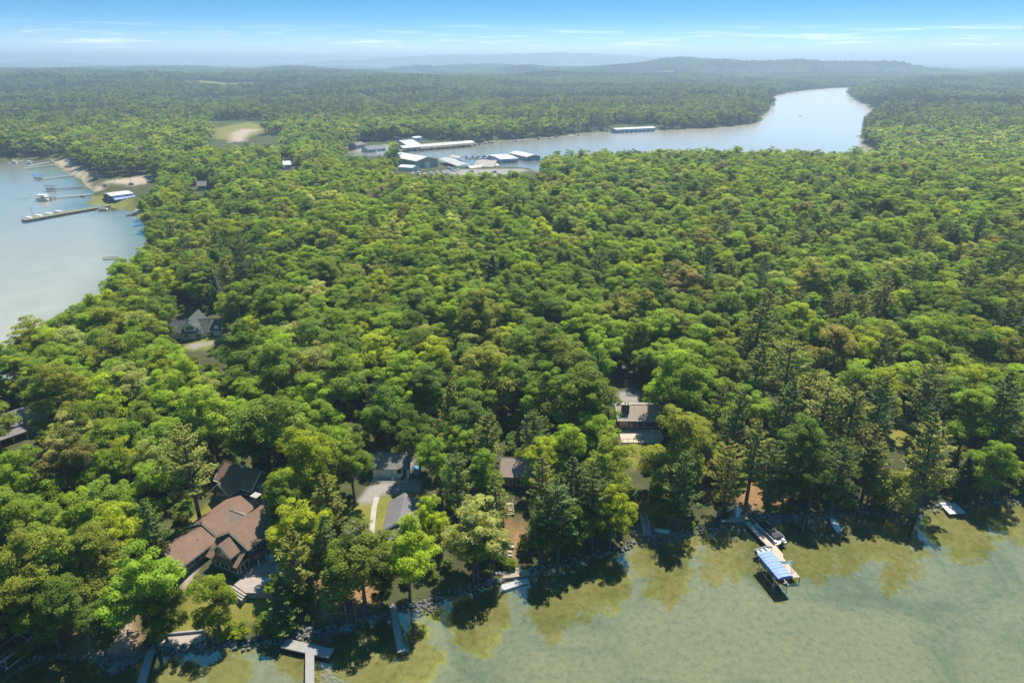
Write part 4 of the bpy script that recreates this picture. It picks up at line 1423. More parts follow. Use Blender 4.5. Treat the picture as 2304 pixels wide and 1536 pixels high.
MB().add([(0.05, 5.85, 6.15), (1.15, 5.85, 6.15), (1.15, 6.95, 6.15), (0.05, 6.95, 6.15), (0.6, 6.4, 6.75)], [(0, 1, 4), (1, 2, 4), (2, 3, 4), (3, 0, 4), (3, 2, 1, 0)]).build('cupola_roof', ROOF_BROWN, cu)
MB().tube([(0.6, 6.4, 6.7), (0.6, 6.4, 8.0)], 0.05, 5).box((0.6, 6.4, 7.7), (0.9, 0.04, 0.3)).box((0.6, 6.4, 7.35), (0.04, 0.6, 0.05)).build('weathervane', TRIM_WHITE, cu)

# ------------------------------------------------------------------ white garage with a grey roof
GW = site(840, 1074, -1, 'white_garage', 'long white garage with a grey roof beside the gravel yard', 'garage')
block(GW, 0.0, 8.0, 0.0, 6.4, 2.5, 1.7, 'x', WALL_WHITE, ROOF_GREY, 0.4)
MB().box((2.6, -0.04, 1.05), (3.6, 0.08, 2.1)).build('garage_door', rows_mat('white_panel_door', (0.6, 0.6, 0.58), 0.5, 0.05), GW)
window(GW, 5.9, 0.0, 1.6, 0.7, 0.7, '-y', DARKWOOD, 1)
sd = MB().box((7.1, -0.04, 1.0), (0.9, 0.08, 2.0)).build('door', plain('dark_door', (0.08, 0.08, 0.09), 0.5), GW)
MB().box((4.0, -0.9, -0.45), (8.0, 1.7, 1.0)).build('concrete_apron', CONCRETE, GW)
for (x, y, lb, m_, s) in ((1.9, -0.7, 'small pale blue bin in front of the white garage door', BLUE_PALE, 0.35), (4.6, -0.8, 'white bagged bundle leaning in front of the white garage', TRIM_WHITE, 0.42),
                      (6.6, -0.7, 'dark pile of tools beside the white garage door', DARKWOOD, 0.4)):
    o = MB(); o.prism([(math.cos(6.28 * i / 7) * s * (1 + .2 * math.sin(i * 3)), math.sin(6.28 * i / 7) * s * .8) for i in range(7)], 0, s * 1.3)
    o.prism([(math.cos(6.28 * i / 7) * s * .7, math.sin(6.28 * i / 7) * s * .55) for i in range(7)], s * 1.3, s * 1.75)
    q = o.build('yard_bundle', m_, None, False, on(GW, x, y, 0.06))
    tag(q, lb, 'bundle')

# blue-covered trailer and a pale ladder beside that garage
TR = site(938, 1064, 12, 'utility_trailer', 'small trailer under a blue tarpaulin right of the white garage', 'trailer')
MB().box((0, 0, 0.55), (1.5, 2.6, 0.15)).build('bed', METAL, TR)
MB().add([(-0.75, -1.3, 0.63), (0.75, -1.3, 0.63), (0.75, 1.3, 0.63), (-0.75, 1.3, 0.63), (-0.4, -1.0, 1.35), (0.4, -1.0, 1.3), (0.45, 1.0, 1.2), (-0.4, 1.0, 1.4)],
         [(0, 1, 5, 4), (1, 2, 6, 5), (2, 3, 7, 6), (3, 0, 4, 7), (4, 5, 6, 7)]).build('tarpaulin', plain('blue_tarpaulin', (0.05, 0.22, 0.42), 0.5, 0.2), TR)
for sx in (-1, 1):
    MB().tube([(sx * 0.78, -0.1, 0.3), (sx * 0.96, -0.1, 0.3)], 0.3, 10).build('wheel', RUBBER, TR)
MB().tube([(0, -1.3, 0.5), (0, -2.5, 0.4)], 0.05, 5).build('drawbar', METAL, TR)
LD = site(930, 1046, 0, 'leaning_ladder', 'pale aluminium ladder lying in shade right of the white garage', 'ladder')
for sx in (-1, 1):
    MB().tube([(sx * 0.22, -1.4, 0.2), (sx * 0.22 + 0.3, 1.4, 0.9)], 0.05, 5).build('rail', ALU, LD)
for k in range(7):
    f = (k + 0.5) / 7
    MB().tube([(-0.22 + 0.3 * f, -1.4 + 2.8 * f, 0.2 + 0.7 * f), (0.22 + 0.3 * f, -1.4 + 2.8 * f, 0.2 + 0.7 * f)], 0.03, 4).build('rung', ALU, LD)

# ------------------------------------------------------------------ grey-roofed cottage and the small roof left of it
GC = site(905, 1205, 2, 'grey_cottage', 'grey-roofed cottage half hidden by trees beside the lawn path')
block(GC, -3.0, 2.8, -1.5, 7.2, 2.7, 1.9, 'y', WALL_GREY, ROOF_GREY, 0.45, trim=TRIM_WHITE)
block(GC, -1.6, 1.6, -4.8, -1.4, 2.5, 1.1, 'y', WALL_GREY, ROOF_GREY, 0.35)
window(GC, -3.0, 3.6, 1.5, 1.4, 1.1, '-x', TRIM_WHITE, 2); window(GC, -3.0, 0.6, 1.5, 1.2, 1.1, '-x', TRIM_WHITE, 2); window(GC, 0.0, 7.2, 1.5, 1.4, 1.1, '+y', TRIM_WHITE, 2)
window(GC, -2.3, -1.5, 1.5, 0.9, 1.1, '-y', TRIM_WHITE, 1)
MB().box((-4.0, 0.0, -0.1), (1.8, 2.6, 0.3)).build('stoop', plain('brick_paving', (0.28, 0.14, 0.10), 0.9, 0.3), GC)
SH = site(800, 1212, 20, 'garden_shed', 'small grey-roofed shed poking out above the olive tree', 'shed')
block(SH, -1.6, 1.6, -1.5, 1.8, 2.2, 1.1, 'y', WALL_GREY, ROOF_GREY, 0.3)
MB().box((0, -1.53, 0.95), (0.9, 0.07, 1.9)).build('door', WALL_WHITE, SH)
GS = site(962, 1252, 0, 'green_shed', 'tiny pale green shed in shade right of the round lime tree', 'shed')
block(GS, -1.0, 1.0, -0.9, 1.0, 1.9, 0.7, 'x', plain('pale_green_paint', (0.35, 0.42, 0.36), 0.7), ROOF_GREY, 0.2)
MB().box((0, -0.93, 0.85), (0.8, 0.07, 1.7)).build('door', WALL_WHITE, GS)

# ------------------------------------------------------------------ hidden house of the marked lot
LH = site(1128, 1094, -6, 'lot_house', 'tan-roofed house almost buried in pines above the brown bank')
block(LH, 0.0, 8.6, 0.0, 7.0, 3.0, 2.2, 'x', WALL_BROWN, ROOF_TAN, 0.5)
for x in (1.6, 4.2, 6.8):
    window(LH, x, 0.0, 1.5, 1.6, 1.3, '-y', TRIM, 2)
MB().box((4.2, -2.0, -0.3), (8.8, 3.8, 0.25)).build('deck', DECK, LH)
for x in (0.2, 4.2, 8.2):
    MB().box((x, -3.7, -1.3), (0.2, 0.2, 2.0)).build('post', WOOD, LH)

# ------------------------------------------------------------------ brown house on the right with a big flue
BH = site(1392, 966, 0, 'brown_house', 'brown-roofed house with a broad dark chimney and sunlit deck')
block(BH, 0.0, 10.4, 0.0, 8.4, 3.0, 1.7, 'x', WALL_BROWN, ROOF_TAN, 0.6, z0=-2.0, trim=TRIM_WHITE)
bc = MB().box((1.7, 2.1, 4.4), (1.9, 1.0, 3.4)).build('chimney', plain('slate_flue', (0.085, 0.085, 0.095), 0.7, 0.2), BH)
MB().box((1.7, 2.1, 6.18), (2.1, 1.2, 0.16)).build('chimney_cap', CONCRETE, bc)
for dx in (-0.35, 0.35):
    MB().tube([(1.9 + dx, 2.1, 6.2), (1.9 + dx, 2.1, 6.5)], 0.2, 8).build('flue_pipe', BLACK, bc)
for x, w, p_ in ((1.2, 1.8, 2), (3.7, 1.5, 2), (5.4, 1.4, 1), (7.9, 2.6, 1)):
    window(BH, x, 0.0, 1.6, w, 1.5, '-y', TRIM_WHITE, p_)
MB().box((5.2, -3.2, -0.1), (10.6, 6.3, 0.24)).build('deck', DECK_PALE, BH)
dk = MB()
for i in range(9):
    MB().box((0.1 + 1.28 * i, -6.25, 0.5), (0.09, 0.09, 1.0)).build('railing_post', BLACK, BH)
MB().box((5.2, -6.25, 1.0), (10.5, 0.07, 0.06)).build('handrail', BLACK, BH)
for i in range(4):
    MB().box((0.3 + 3.3 * i, -6.0, -1.3), (0.2, 0.2, 2.4)).build('post', WOOD, BH)
for (x, a, lb) in ((8.3, 0.4, 'pale garden chair nearest the white rail on the brown house deck'),):
    garden_chair(on(BH, x, -2.0, 0.04), BH.rotation_euler.z + a, lb, TRIM_WHITE)
GPk = site(1440, 985, 0, 'grill', 'white covered grill below the brown house deck', 'grill')
MB().box((0, 0, 0.55), (0.9, 0.55, 0.9)).build('cover', TRIM_WHITE, GPk)
MB().tube([(-0.4, 0, 1.05), (0.4, 0, 1.05)], 0.26, 8).build('hood', TRIM_WHITE, GPk)

# ------------------------------------------------------------------ grey house at the left edge
LG = site(-18, 998, -38, 'grey_house', 'grey-roofed house cut by the left edge among olive trees')
block(LG, -5.0, 1.5, 0.0, 12.0, 3.4, 2.2, 'y', WALL_GREY, ROOF_GREY, 0.5, trim=TRIM_WHITE)
MB().slab([(1.2, 0.4, 3.1), (4.6, 0.4, 2.2), (4.6, 6.5, 2.2), (1.2, 6.5, 3.1)], 0.16).build('porch_roof', ROOF_GREY, LG)
for yy in (0.6, 3.4, 6.3):
    MB().box((4.4, yy, 0.6), (0.16, 0.16, 3.0)).build('post', TRIM_WHITE, LG)
window(LG, -1.7, 0.0, 3.9, 0.9, 1.0, '-y', TRIM_WHITE, 1); window(LG, -3.2, 0.0, 1.6, 1.4, 1.2, '-y', TRIM_WHITE, 2); window(LG, 1.5, 9.2, 1.6, 1.4, 1.2, '+x', TRIM_WHITE, 2)

# ------------------------------------------------------------------ cream house in the wood
CH = site(405, 764, 4, 'cream_house', 'cream house with dark roof and large front gable in the wood')
block(CH, 0.4, 9.0, 0.0, 6.0, 2.8, 3.0, 'x', WALL_CREAM, ROOF_DARK, 0.5)
block(CH, 1.0, 7.6, -0.35, 8.0, 2.9, 4.4, 'y', WALL_CREAM, ROOF_DARK, 0.55, trim=TRIM)
MB().slab([(0.6, -1.6, 2.75), (8.1, -1.6, 2.75), (7.6, -0.3, 3.9), (1.1, -0.3, 3.9)], 0.15).build('porch_roof', ROOF_DARK, CH)
block(CH, 2.3, 6.3, -1.0, 1.0, 5.0, 1.6, 'y', WALL_WHITE, ROOF_DARK, 0.4, base=3.3, trim=TRIM)
block(CH, -4.6, 1.0, 1.0, 7.0, 2.6, 2.7, 'x', WALL_CREAM, ROOF_DARK, 0.4)
block(CH, 8.6, 13.0, 1.0, 7.4, 2.8, 2.6, 'x', WALL_CREAM, ROOF_DARK, 0.45, trim=TRIM_WHITE)
window(CH, 4.3, -1.0, 4.3, 2.2, 1.1, '-y', TRIM_WHITE, 3); window(CH, 2.4, -0.35, 1.5, 1.3, 1.2, '-y', TRIM, 2); window(CH, 6.3, -0.35, 1.5, 1.7, 1.2, '-y', TRIM, 3)
window(CH, 10.3, 1.0, 1.4, 0.9, 1.4, '-y', TRIM_WHITE, 1); window(CH, 13.0, 4.0, 1.4, 1.2, 1.2, '+x', TRIM_WHITE, 2)
block(CH, 11.2, 12.6, 1.2, 3.4, 4.0, 0.6, 'y', WALL_WHITE, ROOF_DARK, 0.25, base=3.0)

# ------------------------------------------------------------------ paths
def strip(name, pts, width, mat, label, z=0.05, parent=None, n=14):
    """a path laid on the ground along picture points"""
    P = [at2(*p) for p in pts]
    V = []; F = []
    seg = []
    for a, b in zip(P[:-1], P[1:]):
        for k in range(n):
            seg.append(a.lerp(b, k / n))
    seg.append(P[-1])
    for i, p in enumerate(seg):
        d = (seg[min(i + 1, len(seg) - 1)] - seg[max(i - 1, 0)]); d.z = 0; d.normalize()
        s = Vector((-d.y, d.x, 0)) * width / 2
        for q in (p + s, p - s):
            V.append((q.x, q.y, max(gz1(q.x, q.y), gz1(p.x, p.y)) + z))
    m = len(seg)
    V2 = V + [(x, y, zz - 0.25) for x, y, zz in V]
    for i in range(m - 1):
        a = 2 * i
        F += [(a, a + 1, a + 3, a + 2), (2 * m + a, a, a + 2, 2 * m + a + 2), (a + 1, 2 * m + a + 1, 2 * m + a + 3, a + 3)]
    o = MB().add(V2, F).build(name, mat)
    return tag(o, label, None, None, 'structure')


strip('garden_path', [(848, 1118), (842, 1140), (838, 1176), (836, 1200)], 1.1, CONCRETE, 'straight concrete path across the lawn')
strip('forest_drive', [(1186, 970), (1184, 920), (1190, 880), (1200, 850)], 2.6, plain('drive_gravel', (0.30, 0.27, 0.23), 0.95, 0.25), 'gravel drive through the dark trees')
strip('asphalt_drive', [(1420, 892), (1412, 860), (1400, 820), (1396, 790)], 2.4, plain('asphalt', (0.085, 0.085, 0.09), 0.9, 0.2), 'shaded asphalt drive behind the brown house')
strip('shore_path', [(2058, 975), (2038, 955), (2030, 948)], 1.2, CONCRETE, 'pale path by the round stone on the right lawn')


# ------------------------------------------------------------------ docks
def dock(pts, width, label, z=0.55, mat=None, name='dock', post_every=2.6, cat='dock', group=None):
    P = [at(p[0], p[1], z) for p in pts]
    o = P[0].copy(); o.z = 0
    r = empty(name, o, 0, label, cat, group)
    k = 0
    for a, b in zip(P[:-1], P[1:]):
        d = b - a; ln = d.length; an = math.atan2(d.y, d.x) - R(90)
        seg = MB().box((0, ln / 2, 0), (width, ln + (0.02 if k else 0), 0.14)).build('deck', mat or DOCK_GREY, r)
        seg.location = a - o + Vector((0, 0, k * 0.004)); seg.rotation_euler = (0, 0, an)
        for sx in (-1, 1):
            MB().box((sx * (width / 2 + 0.04), ln / 2, -0.1), (0.07, ln, 0.22)).build('edge_beam', DARKWOOD, seg)
        n = max(1, int(ln / post_every))
        for i in range(n + 1):
            for sx in (-1, 1):
                q = a + d * (i / n)
                s = Matrix.Rotation(an, 3, 'Z') @ Vector((sx * (width / 2 - 0.02), 0, 0))
                if k and i == 0:
                    continue
                gzv = min(-0.2, gz1(q.x + s.x, q.y + s.y))
                MB().tube([(q.x + s.x - o.x, q.y + s.y - o.y, gzv - 0.3), (q.x + s.x - o.x, q.y + s.y - o.y, z - 0.06)], 0.06, 6).build('post', DARKWOOD, r)
        k += 1
    return r


dock([(341, 1462), (328, 1500), (312, 1560)], 1.35, 'long narrow grey dock running off the bottom edge')
T1 = dock([(638, 1446), (746, 1470)], 1.9, 'crossbar of the grey T-shaped dock in tree shade')
tag(T1, 'grey T-shaped dock partly in tree shade')
d2 = at(697, 1462, 0.55) - Vector(T1.location); d3 = at(697, 1580, 0.55) - Vector(T1.location)
dd = d3 - d2; an = math.atan2(dd.y, dd.x) - R(90)
sg = MB().box((0, dd.length / 2, 0.006), (1.4, dd.length, 0.14)).build('deck', DOCK_GREY, T1); sg.location = d2; sg.rotation_euler = (0, 0, an)
for i in range(5):
    for sx in (-1, 1):
        q = d2 + dd * ((i + 0.6) / 5) + Matrix.Rotation(an, 3, 'Z') @ Vector((sx * 0.68, 0, 0))
        MB().tube([(q.x, q.y, -1.6), (q.x, q.y, 0.5)], 0.06, 6).build('post', DARKWOOD, T1)
D3 = dock([(884, 1362), (894, 1420), (903, 1466)], 1.2, 'straight weathered dock reaching out from the rock wall')
q0 = at(906, 1470, 0.0) - Vector(D3.location)
lad = MB()
for sx in (-0.2, 0.2):
    lad.tube([(q0.x + sx, q0.y - 0.1, -1.0), (q0.x + sx, q0.y - 0.1, 0.9)], 0.03, 5)
for k in range(4):
    lad.tube([(q0.x - 0.2, q0.y - 0.1, -0.8 + 0.35 * k), (q0.x + 0.2, q0.y - 0.1, -0.8 + 0.35 * k)], 0.025, 4)
lad.build('ladder', ALU, D3)

# the sunny dock with the boat lift
D4 = dock([(1680, 1174), (1738, 1232)], 1.25, 'long tan dock with a wide sunny platform at its end', 0.6, DECK_PALE)
o4 = Vector(D4.location)
plat = [at(*p, 0.61) - o4 for p in ((1728, 1232), (1744, 1226), (1762, 1246), (1762, 1254), (1800, 1298), (1768, 1300), (1742, 1262))]
MB().prism([(p.x, p.y) for p in plat][::-1], 0.52, 0.66).build('platform', DECK_PALE, D4)
for p in plat:
    MB().tube([(p.x, p.y, -1.7), (p.x, p.y, 0.5)], 0.06, 6).build('post', DARKWOOD, D4)
# slide at the dock's end
sp_ = at(1776, 1284, 0.66)
SLD = empty('water_slide', (sp_.x, sp_.y, 0.66), R(-150), 'teal water slide with white ladder at the end of the sunny dock', 'slide')
path = [(0, 0.2, 1.7), (0, -0.4, 1.65), (0, -1.2, 1.15), (0, -2.0, 0.5), (0, -2.7, 0.25)]
ch_ = MB()
for i in range(len(path) - 1):
    a, b = Vector(path[i]), Vector(path[i + 1])
    for x0, x1, h0, h1 in ((-0.3, 0.3, 0, 0), (-0.34, -0.3, 0, 0.18), (0.3, 0.34, 0, 0.18)):
        ch_.slab([(x0, b.y, b.z + h0), (x1, b.y, b.z + h1), (x1, a.y, a.z + h1), (x0, a.y, a.z + h0)], 0.05)
ch_.build('chute', TEAL, SLD)
for sx in (-1, 1):
    MB().tube([(sx * 0.3, 0.75, 0), (sx * 0.3, 0.25, 1.7), (sx * 0.3, 0.1, 2.3), (sx * 0.3, -0.5, 2.1)], 0.04, 6).build('rail', TRIM_WHITE, SLD)
for k in range(5):
    f = (k + 0.5) / 5
    MB().tube([(-0.3, 0.75 - 0.5 * f, 1.7 * f), (0.3, 0.75 - 0.5 * f, 1.7 * f)], 0.03, 5).build('rung', TRIM_WHITE, SLD)
for sx in (-1, 1):
    MB().tube([(sx * 0.28, -1.3, 0), (sx * 0.28, -1.1, 1.1)], 0.035, 5).build('leg', TRIM_WHITE, SLD)


# ------------------------------------------------------------------ boats
def hull_mesh(L, B, Hh, bow=0.38, stern=0.92, deck_in=0.0, n=9, sheer=0.25):
    """open hull: rounded sections from transom to a pointed bow (bow at +Y)"""
    V = []; F = []
    m = 7
    for i in range(n):
        t = i / (n - 1)
        w = B / 2 * (stern if t < 0.05 else 1.0) * (1 - max(0, (t - (1 - bow)) / bow) ** 2.2) if t < 0.999 else 0.02
        y = -L / 2 + L * t
        zt = Hh * (1 + sheer * t * t)
        kz = Hh * 0.05 + Hh * 0.5 * max(0, (t - 0.7) / 0.3) ** 2
        for k in range(m):
            s = -1 + 2 * k / (m - 1)
            V.append((w * math.copysign(abs(s) ** 0.75, s), y, kz + (zt - kz) * abs(s) ** 2.2))
    for i in range(n - 1):
        for k in range(m - 1):
            a = i * m + k
            F.append((a, a + 1, a + m + 1, a + m))
    F.append(tuple(range(m)))
    return V, F


def rowboat(loc, rz, label, L=4.2, B=1.5, hull=None, seats=3, seatmat=None, group=None, motor=False):
    r = empty('rowboat', loc, rz, label, 'boat', group)
    V, F = hull_mesh(L, B, 0.55)
    h = MB().add(V, F)
    V2, F2 = hull_mesh(L * 0.975, B * 0.93, 0.55)
    h.add([(x, y, z + 0.05) for x, y, z in V2], [f[::-1] for f in F2])
    h.build('hull', hull or HULL, r, True)
    g = [(v[0] * 1.0, v[1], v[2] + 0.03) for i, v in enumerate(V) if i % 7 == 6]
    g2 = [(v[0], v[1], v[2] + 0.03) for i, v in enumerate(V) if i % 7 == 0]
    MB().tube(g2[::1] + g[::-1], 0.05, 5, False).build('gunwale', TRIM_WHITE, r)
    for k in range(seats):
        y = -L * 0.34 + k * L * 0.27
        w = B * (0.86 if k < seats - 1 else 0.72)
        MB().box((0, y, 0.40), (w, 0.34, 0.07)).build('seat', seatmat or TRIM_WHITE, r)
    if motor:
        MB().box((0, -L / 2 - 0.12, 0.75), (0.3, 0.35, 0.45)).tube([(0, -L / 2 - 0.12, 0.55), (0, -L / 2 - 0.15, -0.1)], 0.07, 6).build('outboard_motor', BLACK, r)
    return r


def sailboat(loc, rz, label):
    r = empty('sailing_dinghy', loc, rz, label, 'boat')
    V, F = hull_mesh(4.4, 1.55, 0.5, 0.5, 0.8)
    MB().add(V, F).build('hull', HULL, r, True)
    V2, F2 = hull_mesh(4.25, 1.45, 0.5, 0.5, 0.8)
    dv = [v for i, v in enumerate(V2)]
    top = [(v[0], v[1], v[2]) for i, v in enumerate(V2) if i % 7 == 0] + [(v[0], v[1], v[2]) for i, v in enumerate(V2) if i % 7 == 6][::-1]
    n = len(top)
    MB().add([(x, y, z - 0.05) for x, y, z in top], [(i, i + 1, n - 2 - i, n - 1 - i) for i in range(n // 2 - 1)]).build('deck', HULL, r)
    MB().box((0, -0.5, 0.50), (0.75, 1.7, 0.10)).build('cockpit_well', plain('pale_grey_gel', (0.52, 0.54, 0.57), 0.4, 0.1), r)
    MB().box((0, -0.3, 0.575), (0.08, 1.1, 0.05)).build('centreboard_case', ALU, r)
    MB().tube([(0, 0.75, 0.45), (0, 0.75, 0.8)], 0.05, 6).build('mast_step', METAL, r)
    MB().box((0, -2.2, 0.35), (0.06, 0.25, 0.7)).build('rudder', WOOD, r)
    return r


def pontoon(loc, rz, label, L=7.2, B=2.6, cover=None, group=None, canopy=None, people=0, name='pontoon_boat'):
    r = empty(name, loc, rz, label, 'boat', group)
    for sx in (-1, 1):
        MB().tube([(sx * B * 0.36, -L / 2, 0.15), (sx * B * 0.36, L * 0.42, 0.15), (sx * B * 0.36, L / 2, 0.32)], [0.3, 0.3, 0.1], 10).build('pontoon', ALU, r, True)
    MB().box((0, -0.1, 0.52), (B, L * 0.94, 0.12)).build('deck', plain('pale_deck', (0.62, 0.60, 0.57), 0.7, 0.1), r)
    rail = MB()
    for sx in (-1, 1):
        rail.box((sx * (B / 2 - 0.06), 0.0, 0.9), (0.07, L * 0.74, 0.62))
    rail.box((0, L * 0.37 - 0.02, 0.9), (B - 0.22, 0.07, 0.62))
    rail.build('rail', HULL, r)
    if cover:
        n = 7
        V = []; F = []
        for i in range(n):
            t = i / (n - 1); y = -L * 0.33 + L * 0.72 * t
            hgt = 1.25 + 0.5 * math.sin(math.pi * min(1, t * 1.15)) * (1 if i % 2 else 0.85)
            w = B / 2 * (1.02 - 0.3 * max(0, t - 0.6))
            V += [(-w, y, 0.75), (-w * 0.62, y, hgt), (w * 0.62, y, hgt), (w, y, 0.75)]
        for i in range(n - 1):
            for k in range(3):
                a = 4 * i + k
                F.append((a, a + 1, a + 5, a + 4))
        F += [(3, 2, 1, 0), (4 * n - 4, 4 * n - 3, 4 * n - 2, 4 * n - 1)]
        MB().add(V, F).build('boat_cover', cover, r)
    else:
        for (x, y, a) in ((-B * .3, L * 0.2, 0), (B * .3, L * 0.2, 0), (0, -L * 0.28, 1)):
            MB().box((x, y, 0.8), (0.6 if not a else B * .7, L * 0.24 if not a else 0.6, 0.45)).build('bench', plain('cream_vinyl', (0.62, 0.58, 0.52), 0.6, 0.1), r)
        MB().box((B * 0.22, -L * 0.08, 0.95), (0.5, 0.45, 0.75)).build('console', HULL, r)
    if canopy:
        MB().box((0, -L * 0.12, 2.5), (B * 0.95, L * 0.42, 0.1)).build('canopy', canopy, r)
        for sx in (-1, 1):
            for yy in (-L * 0.3, L * 0.06):
                MB().tube([(sx * B * .45, yy, 0.6), (sx * B * .45, yy, 2.46)], 0.04, 5).build('canopy_post', ALU, r)
    MB().box((0, -L * 0.5 - 0.1, 0.75), (0.42, 0.5, 0.65)).tube([(0, -L * 0.5 - 0.1, 0.5), (0, -L * 0.5 - 0.15, -0.3)], 0.09, 6).build('outboard_motor', BLACK, r)
    return r


def heading(a, b):
    d = at(*b, 0.5) - at(*a, 0.5)
    return math.atan2(d.y, d.x) - R(90)


p = at(1732, 1200, 0.3)
pb = pontoon((p.x, p.y, 0.0), heading((1752, 1220), (1712, 1182)), 'pontoon boat under a black cover moored along the tan dock', 7.4, 2.7, BLACK)
for sx in (-1, 1):
    MB().box((sx * 0.95, -2.9, 0.75), (0.55, 0.7, 0.35)).build('stern_seat', HULL, pb)
p = at(1719, 1241, 0.3)
rowboat((p.x, p.y, 0.25), heading((1708, 1245), (1738, 1236)), 'aluminium rowboat with white seats beside the blue lift canopy', 4.0, 1.5, plain('grey_aluminium_hull', (0.30, 0.32, 0.34), 0.4, 0.1), 3, None, None, True)
p = at(1879, 1180, 0.3)
sailboat((p.x, p.y, -0.05), heading((1886, 1192), (1871, 1166)), 'white sailing dinghy without mast afloat near the dark bank')

# canopy boat lift with a boat inside
c1, c2 = at(1720, 1242, 2.9), at(1770, 1300, 2.9)
mid = (at(1722, 1240, 3) + at(1712, 1243, 3)) / 2
a = at(1719, 1241, 3.0); b = at(1768, 1298, 3.0)
L_ = (b - a).length; an = math.atan2(b.y - a.y, b.x - a.x) - R(90)
BL = empty('boat_lift', ((a.x + b.x) / 2, (a.y + b.y) / 2, 0), an, 'boat lift with a long blue canvas canopy beside the sunny dock', 'boat lift')
nseg = 9
V = []; F = []
for i in range(nseg + 1):
    y = -L_ / 2 + L_ * i / nseg
    V += [(-1.5, y, 2.55), (-1.5, y, 2.95), (-0.75, y, 3.2 + (0.02 if i % 2 else -0.02)), (0.75, y, 3.2 + (0.02 if i % 2 else -0.02)), (1.5, y, 2.95), (1.5, y, 2.55)]
top = MB(); side = MB()
for i in range(nseg):
    q = [V[6 * i + k] for k in range(6)] + [V[6 * i + 6 + k] for k in range(6)]
    top.add([q[1], q[2], q[3], q[4], q[7], q[8], q[9], q[10]], [(0, 1, 5, 4), (1, 2, 6, 5), (2, 3, 7, 6)])
    side.add([q[0], q[1], q[6], q[7], q[4], q[5], q[10], q[11]], [(0, 1, 3, 2), (4, 5, 7, 6)])
side.add(V[:6], [(5, 4, 3, 2, 1, 0)]); side.add(V[-6:], [(0, 1, 2, 3, 4, 5)])
tp = top.build('canopy_top', BLUE_PALE, BL)
side.build('canopy_skirt', BLUE, BL)
for i in range(1, nseg):
    y = -L_ / 2 + L_ * i / nseg
    MB().tube([(-1.5, y, 2.97), (-0.75, y, 3.22), (0.75, y, 3.22), (1.5, y, 2.97)], 0.025, 4).build('seam', BLUE, tp)
for sx in (-1, 1):
    for yy in (-L_ * 0.36, 0.0, L_ * 0.36):
        MB().tube([(sx * 1.45, yy, -1.7), (sx * 1.45, yy, 2.6)], 0.06, 6).build('post', METAL, BL)
    MB().tube([(sx * 1.45, -L_ * 0.42, 0.35), (sx * 1.45, L_ * 0.42, 0.35)], 0.07, 6).build('side_beam', METAL, BL)
    MB().tube([(sx * 1.45, -L_ * 0.36, -0.2), (sx * 1.45, 0, 1.6)], 0.04, 5).build('brace', METAL, BL)
for yy in (-L_ * 0.3, L_ * 0.3):
    MB().tube([(-1.45, yy, 0.2), (1.45, yy, 0.2)], 0.07, 6).build('cross_beam', METAL, BL)
pb2 = empty('motorboat', (BL.location.x, BL.location.y, 0.45), an, 'red and white motorboat sheltered under the blue lift canopy', 'boat')
V, F = hull_mesh(6.6, 2.2, 0.9, 0.45)
MB().add(V, F).build('hull', plain('maroon_hull', (0.22, 0.03, 0.04), 0.3, 0.1), pb2, True)
MB().box((0, -0.4, 0.78), (1.8, 4.4, 0.12)).build('deck', HULL, pb2)
MB().box((0, -2.6, 0.98), (1.7, 0.6, 0.4)).build('seat', plain('cream_vinyl', (0.62, 0.58, 0.52), 0.6, 0.1), pb2)
MB().box((0.4, 0.3, 1.1), (0.7, 0.5, 0.6)).build('console', HULL, pb2)
MB().add([(-0.9, 0.7, 0.9), (0.9, 0.7, 0.9), (0.75, 0.35, 1.45), (-0.75, 0.35, 1.45)], [(0, 1, 2, 3), (3, 2, 1, 0)]).build('windscreen', GLASS, pb2)


# kayaks hauled up under the trees
def kayak(px, py, rz, label):
    p = at2(px, py)
    r = empty('kayak', (p.x, p.y, p.z + 0.12), R(rz), label, 'kayak', 'yellow kayaks on the bank')
    V = []; F = []
    n, m = 11, 8
    for i in range(n):
        t = -1 + 2 * i / (n - 1)
        w = max(0.015, 0.36 * (1 - t * t) ** 0.7); h = 0.2 * (1 - t * t) ** 0.5 + 0.04
        for k in range(m):
            aa = 6.283 * k / m
            V.append((math.cos(aa) * w, t * 1.75, math.sin(aa) * h + 0.18 + 0.14 * t * t))
    for i in range(n - 1):
        for k in range(m):
            F.append((i * m + k, i * m + (k + 1) % m, (i + 1) * m + (k + 1) % m, (i + 1) * m + k))
    MB().add(V, F).build('hull', YELLOW, r, True)
    MB().prism([(math.cos(6.283 * k / 10) * 0.24, math.sin(6.283 * k / 10) * 0.45 - 0.1) for k in range(10)], 0.36, 0.40).build('cockpit', BLACK, r)
    return r


kayak(1746, 1152, -70, 'nearer yellow kayak lying on the rocky bank left of the other')
kayak(1771, 1146, -78, 'farther yellow kayak lying under the trees on the rocky bank')


# jet-ski lift
p = at(1790, 1186, 0.1)
JL = empty('jet_ski_lift', (p.x, p.y, 0), heading((1798, 1196), (1780, 1178)), 'dark half-sunk jet-ski lift right of the covered pontoon boat', 'boat lift')
for sx in (-0.6, 0.6):
    MB().tube([(sx, -1.6, -0.1), (sx, 1.6, 0.25)], 0.09, 6).build('bunk', BLACK, JL)
for yy in (-1.2, 1.2):
    MB().tube([(-0.9, yy, -0.15), (0.9, yy, -0.15)], 0.06, 6).build('cross_beam', METAL, JL)
for sx in (-0.9, 0.9):
    for yy in (-1.2, 1.2):
        MB().tube([(sx, yy, -1.2), (sx, yy, 0.5)], 0.05, 6).build('post', METAL, JL)

